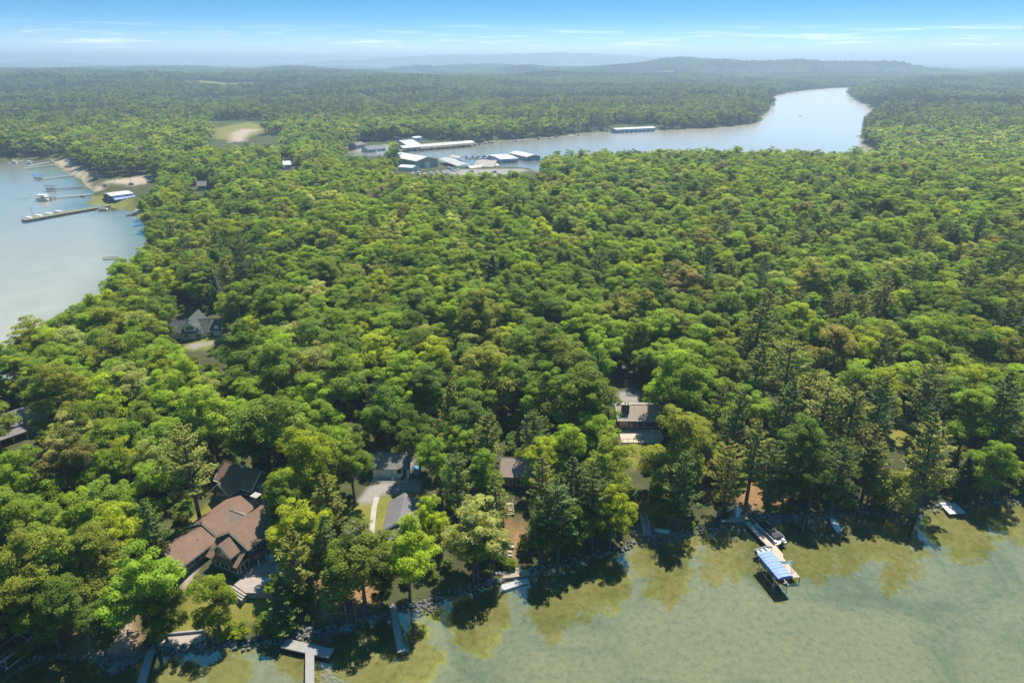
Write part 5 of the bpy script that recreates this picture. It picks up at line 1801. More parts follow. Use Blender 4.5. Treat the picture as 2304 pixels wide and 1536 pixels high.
# white swimming dock on the right
RFT = empty('white_dock', at(2143, 1142, 0.0), 0, 'white planked dock alone by the bank at the right', 'dock')
oR = Vector(RFT.location)
cr4 = [at(*q, 0.5) - oR for q in ((2137, 1156), (2173, 1153), (2148, 1129), (2113, 1131))]
MB().prism([(q.x, q.y) for q in cr4], 0.32, 0.5).build('deck', rows_mat('white_boards', (0.46, 0.43, 0.42), 0.3, 0.1, 0.7, 'X', 0.85), RFT)
for q in cr4:
    MB().tube([(q.x * .96, q.y * .96, -1.2), (q.x * .96, q.y * .96, 0.32)], 0.08, 6).build('post', DARKWOOD, RFT)
b4 = [at(*q, 0.7) - oR for q in ((2116, 1133), (2138, 1131))]
MB().box(((b4[0].x + b4[1].x) / 2, (b4[0].y + b4[1].y) / 2, 0.62), ((b4[1] - b4[0]).length, 0.5, 0.24)).build('bench', TRIM_WHITE, RFT)


# ------------------------------------------------------------------ boat-lift frames hauled ashore
def lift_frame(px, py, rz, label, L=5.6, B=3.0, hgt=2.6, arches=5):
    p = at2(px, py)
    r = empty('lift_frame', (p.x, p.y, p.z + 0.05), R(rz), label, 'boat lift', 'bare boat-lift frames on the bank')
    for sx in (-1, 1):
        for yy in (-L * 0.4, L * 0.4):
            MB().tube([(sx * B / 2, yy, 0), (sx * B / 2, yy, hgt)], 0.06, 6).build('post', METAL, r)
        MB().tube([(sx * B / 2, -L / 2, hgt), (sx * B / 2, L / 2, hgt)], 0.06, 6).build('top_rail', METAL, r)
        MB().tube([(sx * B / 2, -L / 2, 0.3), (sx * B / 2, L / 2, 0.3)], 0.07, 6).build('side_beam', METAL, r)
    for i in range(arches):
        y = -L / 2 + L * i / (arches - 1)
        MB().tube([(-B / 2, y, hgt), (-B / 4, y, hgt + 0.3), (B / 4, y, hgt + 0.3), (B / 2, y, hgt)], 0.04, 5).build('arch', METAL, r)
    for yy in (-L * 0.4, L * 0.4):
        MB().tube([(-B / 2, yy, 0.3), (B / 2, yy, 0.3)], 0.06, 6).build('cross_beam', METAL, r)
    MB().tube([(-0.4, -L * 0.55, 0.5), (B / 2, L * 0.75, hgt + 0.6)], 0.06, 6).build('boom', ALU, r)
    return r


lift_frame(243, 1418, -28, 'bare metal boat-lift frame with arches under the olive trees', 5.2, 3.0)
lift_frame(28, 1480, -22, 'bare metal boat-lift frame cut by the left edge', 4.6, 3.4, 2.0, 2)


# ------------------------------------------------------------------ stairs, walls, terraces by the water
def stairs(a, b, w, label, n=10, mat=None, rails=True, name='lake_stairs', railmat=None):
    """flight from picture point a (bottom) to b (top)"""
    A, B = at2(*a), at2(*b)
    B.z = max(B.z, A.z + 1.2)
    d = B - A; h = math.hypot(d.x, d.y)
    r = empty(name, A, math.atan2(d.y, d.x) - R(90), label, 'stairs')
    for i in range(n):
        f = (i + 0.5) / n
        MB().box((0, h * f, d.z * f + 0.25), (w, h / n + 0.06, 0.07)).build('tread', mat or DOCK_GREY, r)
    for sx in (-1, 1):
        MB().tube([(sx * w / 2, 0, 0.12), (sx * w / 2, h, d.z + 0.2)], 0.08, 4).build('stringer', mat or DOCK_GREY, r)
        if rails:
            MB().tube([(sx * w / 2, 0, 1.1), (sx * w / 2, h, d.z + 1.15)], 0.045, 5).build('handrail', railmat or METAL, r)
            for f in (0, 0.5, 1):
                MB().box((sx * w / 2, h * f, d.z * f + 0.55), (0.09, 0.09, 1.15)).build('railing_post', railmat or METAL, r)
    return r


stairs((1456, 1206), (1447, 1168), 1.25, 'grey railed stairs climbing the bank above the rock groyne', 12)
stairs((792, 1404), (784, 1362), 1.5, 'dark railed stairs down to the small landing by the rocks', 10, DARKWOOD, True, 'lake_stairs', METAL)
stairs((740, 1452), (734, 1430), 1.4, 'dark wooden steps behind the T-shaped dock', 6, DARKWOOD, False)
stairs((1148, 1160), (1144, 1142), 1.6, 'sunlit wooden steps among pines below the hidden house', 6, WOOD, True, 'garden_stairs', WOOD)
SS = empty('stone_steps', at2(1152, 1284), 0, 'curving stone steps above the round stone terrace', 'steps')
for i, (px, py) in enumerate(((1152, 1282), (1151, 1276), (1150, 1270), (1150, 1264), (1149, 1258), (1148, 1250), (1147, 1242))):
    q = at2(px, py) - Vector(SS.location)
    MB().box((q.x, q.y, q.z + 0.1), (0.8, 0.4, 0.2), 0.3 * math.sin(i)).build('step', CONCRETE, SS)
lnd = at2(1147, 1229)
tag(MB().box((0, 0, 0.1), (1.7, 1.0, 0.22)).box((0, 0.52, 0.3), (1.7, 0.12, 0.5)).build('stone_landing', CONCRETE, None, False, lnd), 'pale stone landing at the top of the bank steps', 'landing')
TRC = empty('stone_terrace', at2(1160, 1296), 0, 'sandy half-round terrace ringed by stones above the water', 'terrace')
o_ = Vector(TRC.location)
tp_ = [at2(*q) - o_ for q in ((1130, 1306), (1134, 1290), (1146, 1281), (1166, 1279), (1184, 1284), (1192, 1294), (1180, 1300), (1152, 1304))]
MB().prism([(q.x, q.y) for q in tp_], -0.8, 0.55).build('paving', plain('pale_flagstone', (0.30, 0.24, 0.18), 0.9, 0.25, 1.2), TRC)
PAD = empty('concrete_pad', at(1158, 1310, 0), 0, 'pale concrete slab at the waterline below the stone terrace', 'slab')
o_ = Vector(PAD.location)
tp_ = [at(*q, 0.3) - o_ for q in ((1128, 1328), (1192, 1308), (1186, 1298), (1128, 1314))]
MB().prism([(q.x, q.y) for q in tp_], -0.9, 0.22).build('slab', plain('pale_concrete', (0.33, 0.34, 0.34), 0.8, 0.12), PAD)

# retaining wall and patio left of centre
PT = empty('lake_patio', at2(420, 1448), 0, 'sunny boarded patio behind the rock wall near the bottom', 'patio')
o_ = Vector(PT.location)
tp_ = [at2(*q) - o_ for q in ((356, 1456), (380, 1432), (460, 1424), (462, 1440), (440, 1450))]
MB().prism([(q.x, q.y) for q in tp_], -0.9, 0.3).build('paving', DECK, PT)
for (q1, q2) in (((362, 1440), (380, 1430)), ((380, 1430), (458, 1422)), ((458, 1422), (462, 1440))):
    A, B = at2(*q1) - o_, at2(*q2) - o_
    MB().box(((A.x + B.x) / 2, (A.y + B.y) / 2, 0.35), ((B - A).length, 0.35, 0.9), math.atan2(B.y - A.y, B.x - A.x)).build('retaining_wall', DOCK_GREY, PT)
# landing by the dark stairs
LN = empty('landing_wall', at2(780, 1414), 0, 'dark timber landing edge below the dark railed stairs', 'landing')
A, B = at(748, 1424, 0.4) - Vector(LN.location), at(786, 1418, 0.4) - Vector(LN.location)
MB().box(((A.x + B.x) / 2, (A.y + B.y) / 2, -0.1), ((B - A).length, 0.35, 1.0), math.atan2(B.y - A.y, B.x - A.x)).build('wall', DARKWOOD, LN)
MB().box(((A.x + B.x) / 2 + 0.4, (A.y + B.y) / 2 + 0.8, 0.2), ((B - A).length * .6, 1.4, 0.15), math.atan2(B.y - A.y, B.x - A.x)).build('deck', DOCK_GREY, LN)

# terrace, locker and bench where the tan dock meets the shore
TT = empty('dock_terrace', at2(1640, 1172), 0, 'stone terrace where the tan dock meets the bank', 'terrace')
o_ = Vector(TT.location)
tp_ = [at2(*q) - o_ for q in ((1622, 1176), (1664, 1176), (1686, 1170), (1676, 1160), (1640, 1160), (1620, 1166))]
MB().prism([(q.x, q.y) for q in tp_], -1.0, 0.35).build('paving', plain('pale_flagstone', (0.30, 0.24, 0.18), 0.9, 0.25, 1.2), TT)
MB().box((tp_[5].x + 1.8, tp_[5].y + 0.9, 0.9), (4.6, 0.3, 1.4), 0.1).build('back_wall', plain('blue_grey_timber', (0.11, 0.14, 0.17), 0.8), TT)
p = at2(1657, 1163)
LK = empty('dock_locker', (p.x, p.y, p.z + 0.35), R(6), 'white upright locker on the stone terrace by the tan dock', 'locker')
MB().box((0, 0, 0.8), (0.9, 0.8, 1.6)).build('body', TRIM_WHITE, LK)
MB().slab([(-0.5, -0.5, 1.62), (0.5, -0.5, 1.62), (0.5, 0.45, 1.85), (-0.5, 0.45, 1.85)], 0.07).build('lid', TRIM_WHITE, LK)
MB().box((0, -0.43, 0.8), (0.7, 0.06, 1.3)).build('door', HULL, LK)
p = at2(1632, 1168)
BX = empty('deck_box', (p.x, p.y, p.z + 0.35), R(8), 'long black storage box on the stone terrace left of the white locker', 'box')
MB().box((0, 0, 0.28), (1.7, 0.7, 0.56)).build('body', BLACK, BX); MB().box((0, 0, 0.6), (1.8, 0.8, 0.08)).build('lid', BLACK, BX)
p = at2(1642, 1134)
BN = empty('log_bench', (p.x, p.y, p.z), R(10), 'pale plank bench on the slope above the stone terrace', 'bench')
MB().box((0, 0, 0.42), (1.6, 0.4, 0.1)).build('seat', WOOD, BN)
for sx in (-0.6, 0.6):
    MB().box((sx, 0, 0.15), (0.14, 0.36, 0.5)).build('leg', WOOD, BN)
p = at2(1488, 1196)
OB = empty('upturned_boat', (p.x, p.y, p.z + 0.1), R(80), 'pale green boat turned over on the rock groyne', 'boat')
V, F = hull_mesh(3.2, 1.2, 0.5)
MB().add([(x, y, 0.6 - z) for x, y, z in V], [f[::-1] for f in F]).build('hull', plain('pale_green_hull', (0.42, 0.46, 0.38), 0.5, 0.15), OB)
MB().box((0, -0.2, 0.6), (0.06, 2.6, 0.06)).build('keel', WOOD, OB)


def pole(px, py, hgt, label, name='flagpole', r=0.05, mat=None, cat='pole', base=None, arms=0):
    p = base if base is not None else at2(px, py)
    o = empty(name, (p.x, p.y, p.z), 0, label, cat)
    MB().tube([(0, 0, -0.3), (0, 0, hgt)], [r, r * 0.7], 6).build('shaft', mat or ALU, o)
    if arms:
        for k in range(arms):
            MB().box((0, 0, hgt - 0.5 - 0.8 * k), (2.0, 0.1, 0.12)).build('crossarm', WOOD, o)
    else:
        MB().box((0, 0, hgt + 0.05), (0.14, 0.14, 0.12)).build('cap', mat or ALU, o)
    return o


pole(1457, 1138, 4.6, 'thin white flagpole without flag above the railed stairs')
pole(1646, 1120, 3.2, 'short thin pole above the plank bench')
pole(1355, 868, 9.0, 'grey utility pole in dark shade behind the brown house', 'utility_pole', 0.13, BARK_GREY, 'pole', None, 1)
pole(1408, 886, 4.0, 'slim dark post beside the shaded asphalt drive', 'post', 0.06, BARK_GREY)
LPt = pole(868, 398, 14.0, 'wooden utility pole rising from trees before the marina', 'utility_pole', 0.16, BARK_GREY, 'pole', None, 2)

# round pale stone on the right lawn, small signs of life
p = at2(2028, 946)
tag(MB().prism([(math.cos(6.283 * k / 14) * 1.3, math.sin(6.283 * k / 14) * 1.0) for k in range(14)], -0.3, 0.28).prism([(math.cos(6.283 * k / 14) * 0.7, math.sin(6.283 * k / 14) * 0.55) for k in range(14)], 0.28, 0.34).build('fire_ring', CONCRETE, None, False, p), 'round pale stone fire ring on the right lawn', 'fire ring')
stairs((2046, 934), (2038, 912), 1.3, 'white steps climbing into shade behind the fire ring', 9, TRIM_WHITE, False, 'garden_stairs')

# ------------------------------------------------------------------ rock walls along the near shore
rk = np.random.default_rng(21)
bm = bmesh.new()
bmesh.ops.create_icosphere(bm, subdivisions=1, radius=1.0)
IV = np.array([v.co[:] for v in bm.verts]); IF = np.array([[v.index for v in f.verts] for f in bm.faces])
bm.free()


def rock_at(x, y, z, s):
    q = IV * (1 + rk.normal(0, 0.16, (len(IV), 1))) * np.array([rk.uniform(.8, 1.3), rk.uniform(.7, 1.1), rk.uniform(.5, .85)]) * s
    a_ = rk.uniform(0, 6.28); c_, s_ = math.cos(a_), math.sin(a_)
    q = np.column_stack([q[:, 0] * c_ - q[:, 1] * s_, q[:, 0] * s_ + q[:, 1] * c_, q[:, 2]])
    return q + np.array([x, y, z])


RV = []; RF = []; nv = 0
line = poly(near_px)
for i in range(1, len(line) - 1):
    a, b = line[i], line[i + 1]
    ln = np.hypot(*(b - a))
    mpx = proj((a[0] + b[0]) / 2, (a[1] + b[1]) / 2, 0)[0]
    dens = 5.0 if 330 < mpx < 1330 else 3.4
    if 1960 < mpx < 2090 or mpx < 90:
        dens = 1.0
    for k in range(int(ln * dens)):
        t = rk.uniform(); n_ = np.array([-(b - a)[1], (b - a)[0]]) / ln
        w = rk.normal(0.35, 0.55)
        x, y = a + (b - a) * t + n_ * w
        s = rk.uniform(0.16, 0.42)
        RV.append(rock_at(x, y, max(-0.15, 0.25 + 0.25 * w), s)); RF.append(IF + nv); nv += len(IV)
for (px, py, n, sp) in ((1485, 1196, 130, 2.6), (1760, 1165, 150, 3.6), (1720, 1165, 60, 2.0), (960, 1366, 110, 2.4), (1180, 1288, 50, 1.6), (1138, 1296, 40, 1.2),
                        (270, 1492, 60, 1.6), (300, 1478, 50, 1.3), (840, 1392, 60, 2.0), (685, 1418, 40, 1.5), (1650, 1140, 40, 1.4), (430, 1458, 60, 2.4), (1670, 1150, 40, 1.3)):
    c = at2(px, py)
    for k in range(n):
        x, y = c.x + rk.normal(0, sp), c.y + rk.normal(0, sp * 0.45)
        RV.append(rock_at(x, y, gz1(x, y) + 0.1, rk.uniform(0.15, 0.42))); RF.append(IF + nv); nv += len(IV)
rw_ = put('shore_rocks', np_mesh('shore_rocks', np.concatenate(RV), np.concatenate(RF), ROCK))
tag(rw_, 'grey and tan rocks heaped along the near waterline', 'rocks', None, 'stuff')
# underwater cobbles right of the T dock
RV = []; RF = []; nv = 0
c = at(738, 1508, -1.0)
for k in range(300):
    x, y = c.x + rk.normal(0, 1.3), c.y + rk.normal(0, 1.7)
    RV.append(rock_at(x, y, gz1(x, y) + 0.03, rk.uniform(0.08, 0.2))); RF.append(IF + nv); nv += len(IV)
tag(put('lakebed_cobbles', np_mesh('lakebed_cobbles', np.concatenate(RV), np.concatenate(RF), plain('sunken_cobble', (0.40, 0.33, 0.15), 0.9, 0.3, 1.0))), 'yellowish cobbles under water beside the T-shaped dock', 'rocks', None, 'stuff')
for (px, py, s, lb) in ((254, 1506, 0.9, 'largest grey boulder at the tip of the left rock groyne'), (262, 1496, 0.6, 'smaller boulder beside the largest one on the left groyne'),
                        (2010, 1172, 0.5, 'lone boulder at the waterline under the willow'), (1916, 1166, 0.45, 'pale boulder at the waterline right of the white dinghy'),
                        (506, 1450, 0.5, 'white boulder on the bank left of the T-shaped dock')):
    p = at2(px, py)
    V = rock_at(0, 0, 0, s)
    tag(put('boulder', np_mesh('boulder', V, IF, ROCK), None, (p.x, p.y, max(0.0, p.z) + s * 0.2)), lb, 'boulder', 'single boulders on the shore')

# ------------------------------------------------------------------ far buildings from three ground corners in the picture
def corners(front, right, left, name, label, cat='building', group=None):
    A, B, C = at2(*front), at2(*right), at2(*left)
    rz = math.atan2(B.y - A.y, B.x - A.x)
    w = (B - A).length
    n = Vector((-math.sin(rz), math.cos(rz), 0))
    d = max(3.0, (C - A).dot(n))
    r = empty(name, (A.x, A.y, min(A.z, B.z, C.z)), rz, label, cat, group)
    return r, w, d


def span(a, b, z=0.0):
    A, B = at(*a, z), at(*b, z)
    return A, (B - A).length, math.atan2(B.y - A.y, B.x - A.x)


# restaurant with the blue awning
RS, w, d = corners((252, 448), (299, 441), (222, 440), 'waterfront_restaurant', 'white-roofed waterfront restaurant with a long blue awning')
d = min(d, 14)
block(RS, 0, w, 0, d, 4.6, 0.9, 'x', WALL_DARKRED, ROOF_WHITE, 0.5, z0=-1.5)
MB().box((w * 0.52, -0.05, 3.9), (w * 0.94, 0.12, 1.3)).build('upper_wall', WALL_BLUE, RS)
for i in range(3):
    window(RS, w * (0.62 + 0.12 * i), -0.12, 3.95, 1.3, 0.8, '-y', TRIM_WHITE, 2)
MB().slab([(0.4, -4.2, 2.5), (w + 0.5, -4.2, 2.5), (w + 0.5, -0.1, 3.3), (0.4, -0.1, 3.3)], 0.12).build('awning', BLUE_PALE, RS)
MB().box((w / 2, -4.2, 2.35), (w, 0.08, 0.3)).build('valance', BLUE, RS)
for i in range(7):
    MB().box((0.6 + (w - 0.6) * i / 6, -4.1, 1.1), (0.14, 0.14, 2.8)).build('post', DARKWOOD, RS)
for i in range(5):
    q = on(RS, 2.2 + (w - 4) * i / 4, -3.4, 0)
    t = empty('patio_table', (q.x, q.y, gz1(q.x, q.y)), RS.rotation_euler.z, ('leftmost', 'second from left', 'middle', 'second from right', 'rightmost')[i] + ' white patio table under the blue awning', 'table', 'tables under the blue awning')
    MB().prism([(math.cos(6.28 * k / 10) * 0.7, math.sin(6.28 * k / 10) * 0.7) for k in range(10)], 0.7, 0.76).build('table_top', TRIM_WHITE, t)
    MB().tube([(0, 0, 0), (0, 0, 0.7)], 0.06, 6).build('leg', METAL, t)
MB().box((-0.06, d * 0.45, 1.1), (0.1, 1.1, 2.2)).build('door', TRIM_WHITE, RS)

# grass-topped pier with finger docks
PA, PB = at(52, 494, 0.9), at(245, 461, 0.9)
dv = PB - PA; an = math.atan2(dv.y, dv.x); L_ = dv.length
PR = empty('stone_pier', (PA.x, PA.y, 0), an, 'long grass-topped pier with a dark timber wall in the left lake', 'pier')
MB().box((L_ / 2, 0, -0.35), (L_, 5.0, 2.2)).build('seawall', plain('dark_timber_wall', (0.16, 0.14, 0.12), 0.9, 0.3), PR)
MB().box((L_ * 0.55, 0.6, 0.78), (L_ * 0.88, 3.2, 0.12)).build('grass_strip', plain('pier_grass', (0.15, 0.16, 0.04), 0.95, 0.3, 0.4), PR)
MB().box((L_ / 2, -1.9, 0.80), (L_, 1.0, 0.12)).build('walkway', CONCRETE, PR)
for i in range(22):
    MB().tube([(1 + (L_ - 2) * i / 21, -2.6, -1.6), (1 + (L_ - 2) * i / 21, -2.6, 1.0)], 0.14, 5).build('piling', DARKWOOD, PR)
pole(0, 0, 7.0, 'dark lamp post near the tip of the grass-topped pier', 'lamp_post', 0.09, DARKWOOD, 'lamp post', PA + dv * 0.11 - Vector((0, 0, 0.1)))
for i, (q1, q2) in enumerate((((58, 487), (74, 490)), ((80, 482.5), (96, 486)), ((102, 478), (118, 481)), ((124, 473.5), (140, 476)))):
    dock([q1, q2], 1.6, ('leftmost', 'second from left', 'third from left', 'rightmost')[i] + ' white finger dock on the grass-topped pier', 0.5, TRIM_WHITE, 'finger_dock', 3.0, 'dock', 'finger docks on the pier')

# docks and lifts of the left bay
dock([(20, 367), (52, 361)], 1.4, 'farthest white dock in the left bay', 0.6, TRIM_WHITE, 'dock', 6)
dock([(64, 374), (110, 365)], 1.4, 'second farthest white dock running to the sandy beach', 0.6, TRIM_WHITE, 'dock', 6)
dock([(54, 379), (128, 370)], 1.4, 'long white dock reaching the middle of the sandy beach', 0.6, TRIM_WHITE, 'dock', 6)
dock([(90, 402), (178, 393)], 1.2, 'thin white dock leading to the blue-canopied lift', 0.6, TRIM_WHITE, 'dock', 6)
dock([(122, 425), (186, 421)], 1.4, 'dark dock leading out from the bushes in the left bay', 0.6, DARKWOOD, 'dock', 6)
dock([(118, 444), (206, 437)], 1.3, 'thin pale dock running to the big white party boat', 0.6, TRIM_WHITE, 'dock', 6)
dock([(232, 578), (262, 576)], 1.8, 'grey dock with lift rails at the wooded left shore', 0.6, DOCK_GREY, 'dock', 4)
dock([(284, 483), (318, 478)], 2.2, 'dark dock in the shaded cove below the restaurant', 0.6, DARKWOOD, 'dock', 4)


def canopy_lift(px, py, rz, label, mat, L=7.5, B=3.0, hgt=3.0, boat=None, boatlabel=None):
    p = at(px, py, 1.5)
    r = empty('boat_lift', (p.x, p.y, 0), R(rz), label, 'boat lift', 'canopied lifts in the left bay')
    V = [(-B / 2, -L / 2, hgt), (B / 2, -L / 2, hgt), (B / 2, L / 2, hgt), (-B / 2, L / 2, hgt), (-B / 4, -L / 2, hgt + 0.5), (B / 4, -L / 2, hgt + 0.5), (B / 4, L / 2, hgt + 0.5), (-B / 4, L / 2, hgt + 0.5)]
    MB().add(V, [(0, 3, 7, 4), (4, 7, 6, 5), (5, 6, 2, 1), (0, 4, 5, 1), (3, 2, 6, 7), (3, 0, 1, 2)]).build('canopy', mat, r)
    for sx in (-1, 1):
        for yy in (-L * .38, L * .38):
            MB().tube([(sx * B * .46, yy, -1.6), (sx * B * .46, yy, hgt)], 0.08, 5).build('post', METAL, r)
        MB().tube([(sx * B * .46, -L * .4, 0.4), (sx * B * .46, L * .4, 0.4)], 0.08, 5).build('side_beam', METAL, r)
    if boatlabel:
        pontoon((p.x, p.y, 0.35), R(rz), boatlabel, L * 0.9, B * 0.8, None, None, None)
    return r


canopy_lift(85, 399, 84, 'boat lift with a blue canopy alone in the left bay', BLUE, boatlabel='pontoon boat under the blue canopy in the left bay')
canopy_lift(113, 423, 84, 'boat lift with a dark grey canopy in the left bay', plain('charcoal_canvas', (0.10, 0.11, 0.13), 0.7), boatlabel='pontoon boat under the dark grey canopy in the left bay')
p = at(97, 446, 1.0)
pt = pontoon((p.x, p.y, 0.05), R(80), 'big white double-deck party boat in the left bay', 11, 4.4, None, None, plain('white_canvas', (0.78, 0.78, 0.78), 0.6), 0, 'party_boat')
MB().box((0, 0.2, 3.0), (4.0, 6.6, 0.9)).build('upper_rail', plain('pale_rail', (0.7, 0.7, 0.72), 0.5, 0.3, 3.0), pt)
for i in range(5):
    MB().box((-1.2 + 0.6 * i, -1.5 + 0.9 * i, 1.25), (0.5, 0.5, 1.0)).build('seat_back', plain('maroon_vinyl', (0.16, 0.04, 0.05), 0.6), pt)
LF = lift_frame(58, 446, 80, 'pale empty lift frame left of the white party boat', 9.0, 6.0, 1.6, 3)
p = at(58, 446, 0); LF.location = (p.x, p.y, -0.8)
tag(LF, None, None, 'bare boat-lift frames in the left bay')
p = at(118, 446, 0.5)
pontoon((p.x, p.y, 0.05), R(170), 'small dark-covered pontoon boat beside the white party boat', 6.0, 2.6, plain('green_cover', (0.10, 0.14, 0.13), 0.7))
p = at(65, 366, 1)
pontoon((p.x, p.y, 0.05), R(84), 'white-topped pontoon boat at the second farthest dock', 8.0, 2.8, None, None, HULL)
p = at(32, 365, 1)
pontoon((p.x, p.y, 0.05), R(84), 'pale pontoon boat at the farthest dock in the left bay', 7.5, 2.8, None, None, plain('pale_canvas', (0.66, 0.62, 0.55), 0.6))
p = at(232, 471, 0.5)
pontoon((p.x, p.y, 0.05), R(96), 'small white pontoon boat by the reeds below the restaurant', 6.5, 2.6)
p = at(186, 441, 0.5)
rowboat((p.x, p.y, 0.0), R(80), 'dark rowboat drawn up by the restaurant beach', 4.6, 1.6, DARKWOOD)
p = at(308, 479, 0.5)
pontoon((p.x, p.y, 0.05), R(96), 'white-topped pontoon boat at the dark dock in the shaded cove', 7.0, 2.6, None, None, HULL)
p = at(226, 431, 0)


# ------------------------------------------------------------------ cars
def car(px, py, rz, colour, label):
    p = at2(px, py)
    r = empty('parked_car', (p.x, p.y, p.z + 0.06), R(rz), label, 'car', 'parked cars')
    prof = [(-2.2, 0.35), (2.2, 0.35), (2.25, 0.7), (1.2, 0.9), (-2.15, 0.95)]
    body = MB(); V = [(-0.9, y, z) for y, z in prof] + [(0.9, y, z) for y, z in prof]
    n = len(prof)
    body.add(V, [tuple(range(n)), tuple(range(2 * n - 1, n - 1, -1))] + [(i, n + i, n + (i + 1) % n, (i + 1) % n) for i in range(n)])
    body.build('body', CARS[colour], r)
    MB().add([(-0.8, -1.9, 0.95), (0.8, -1.9, 0.95), (0.8, 1.0, 0.92), (-0.8, 1.0, 0.92), (-0.65, -1.5, 1.5), (0.65, -1.5, 1.5), (0.65, 0.3, 1.5), (-0.65, 0.3, 1.5)],
             [(0, 1, 5, 4), (1, 2, 6, 5), (2, 3, 7, 6), (3, 0, 4, 7)]).build('window', GLASS, r)
    MB().box((0, -0.6, 1.53), (1.3, 1.85, 0.06)).build('roof', CARS[colour], r)
    for sx in (-1, 1):
        for yy in (-1.35, 1.4):
            MB().tube([(sx * 0.72, yy, 0.32), (sx * 0.94, yy, 0.32)], 0.33, 10).build('wheel', RUBBER, r)
    return r


car(345, 403, 60, 'white', 'white car alone in the sandy car park')
car(295, 416, 70, 'grey', 'grey car behind the restaurant roof')
car(236, 420, 75, 'grey', 'dark grey car at the lake end of the sandy car park')
car(1112, 389, 80, 'blue', 'blue pickup-sized car in front of the covered docks')
car(1030, 384, 20, 'white', 'white car beside the big marina shed')
car(1060, 388, 60, 'red', 'red car on the marina yard')
for i, (px, py, hg, lb) in enumerate(((225, 418, 11, 'white flagpole beside the restaurant beach'), (258, 410, 9, 'dark utility pole behind the restaurant'),
                                      (298, 424, 13, 'tall dark utility pole right of the restaurant'), (1075, 386, 12, 'lamp pole in front of the covered marina docks'),
                                      (868, 352, 10, 'pale pole by the channel houses'))):
    pole(px, py, hg, lb, 'utility_pole' if i in (1, 2) else 'flagpole', 0.14, BARK_GREY if i in (1, 2) else ALU, 'pole')

# ------------------------------------------------------------------ marina
A, L_, an = span((900, 341), (1062, 328))
CS = empty('covered_dock', (A.x, A.y, 0), an, 'very long pale-roofed covered dock on the far side of the channel', 'covered dock')
Rf = MB().slab([(0, -7.5, 4.0), (L_, -7.5, 4.0), (L_, 0, 6.0), (0, 0, 6.0)], 0.25)
Rf.build('roof_slope', ROOF_METAL, CS); MB().slab([(L_, 7.5, 4.0), (0, 7.5, 4.0), (0, 0, 6.0), (L_, 0, 6.0)], 0.25).build('roof_slope', ROOF_METAL, CS)
for i in range(14):
    for yy in (-7.0, 7.0):
        MB().tube([(1 + (L_ - 2) * i / 13, yy, -1.5), (1 + (L_ - 2) * i / 13, yy, 4.0)], 0.18, 5).build('post', DARKWOOD, CS)
MB().box((L_ / 2, 0, 0.5), (L_, 1.8, 0.2)).build('walkway', DOCK_GREY, CS)


def far_boat(loc, rz, label, L=7.0, mat=None, group=None, top=None):
    r = empty('motorboat', loc, rz, label, 'boat', group)
    V, F = hull_mesh(L, L * 0.33, 1.1, 0.45)
    MB().add(V, F).build('hull', mat or HULL, r, True)
    MB().box((0, -L * 0.08, 0.95), (L * 0.28, L * 0.6, 0.12)).build('deck', HULL, r)
    MB().add([(-L * .13, L * .12, 1.0), (L * .13, L * .12, 1.0), (L * .11, L * .02, 1.7), (-L * .11, L * .02, 1.7)], [(0, 1, 2, 3), (3, 2, 1, 0)]).build('windscreen', GLASS, r)
    if top:
        MB().box((0, -L * 0.12, 2.3), (L * 0.3, L * 0.32, 0.1)).build('canopy', top, r)
        for sx in (-1, 1):
            MB().tube([(sx * L * .13, -L * .12, 1.0), (sx * L * .13, -L * .12, 2.3)], 0.05, 4).build('canopy_post', ALU, r)
    return r


ORD = ['first', 'second', 'third', 'fourth', 'fifth', 'sixth', 'seventh', 'eighth', 'ninth', 'tenth', 'eleventh', 'twelfth', 'thirteenth', 'fourteenth', 'fifteenth', 'sixteenth', 'seventeenth', 'eighteenth', 'nineteenth', 'twentieth', 'twenty-first', 'twenty-second']
NAVY = plain('navy_hull', (0.04, 0.07, 0.14), 0.3, 0.1)
for i in range(9):
    q = on(CS, L_ * (0.06 + 0.11 * i), -4.2, 0)
    far_boat((q.x, q.y, -0.1), CS.rotation_euler.z + R(180), ORD[i] + ' boat from the left under the very long covered dock', 6.8, NAVY if i % 3 == 1 else HULL, 'boats under the long covered dock')

BG, w, d = corners((938, 379), (986, 375), (906, 364), 'marina_shed', 'large white-roofed marina storage shed with grey walls')
d = min(d, 46)
block(BG, 0, w, 0, d, 6.5, 2.6, 'y', WALL_GREY, ROOF_WHITE, 0.5, z0=-1.0)
MB().box((w * 0.5, -0.06, 2.4), (5.0, 0.12, 4.8)).build('shed_door', WALL_WHITE, BG)
SW, w, d = corners((928, 386), (944, 383), (914, 380), 'small_white_shed', 'small white-roofed shed in trees before the large marina shed')
block(SW, 0, w, 0, min(d, 14), 3.2, 1.2, 'y', WALL_WHITE, ROOF_WHITE, 0.3, z0=-1.0)
MB().box((w * 0.5, -0.06, 1.2), (2.2, 0.12, 2.4)).build('shed_door', WALL_GREY, SW)


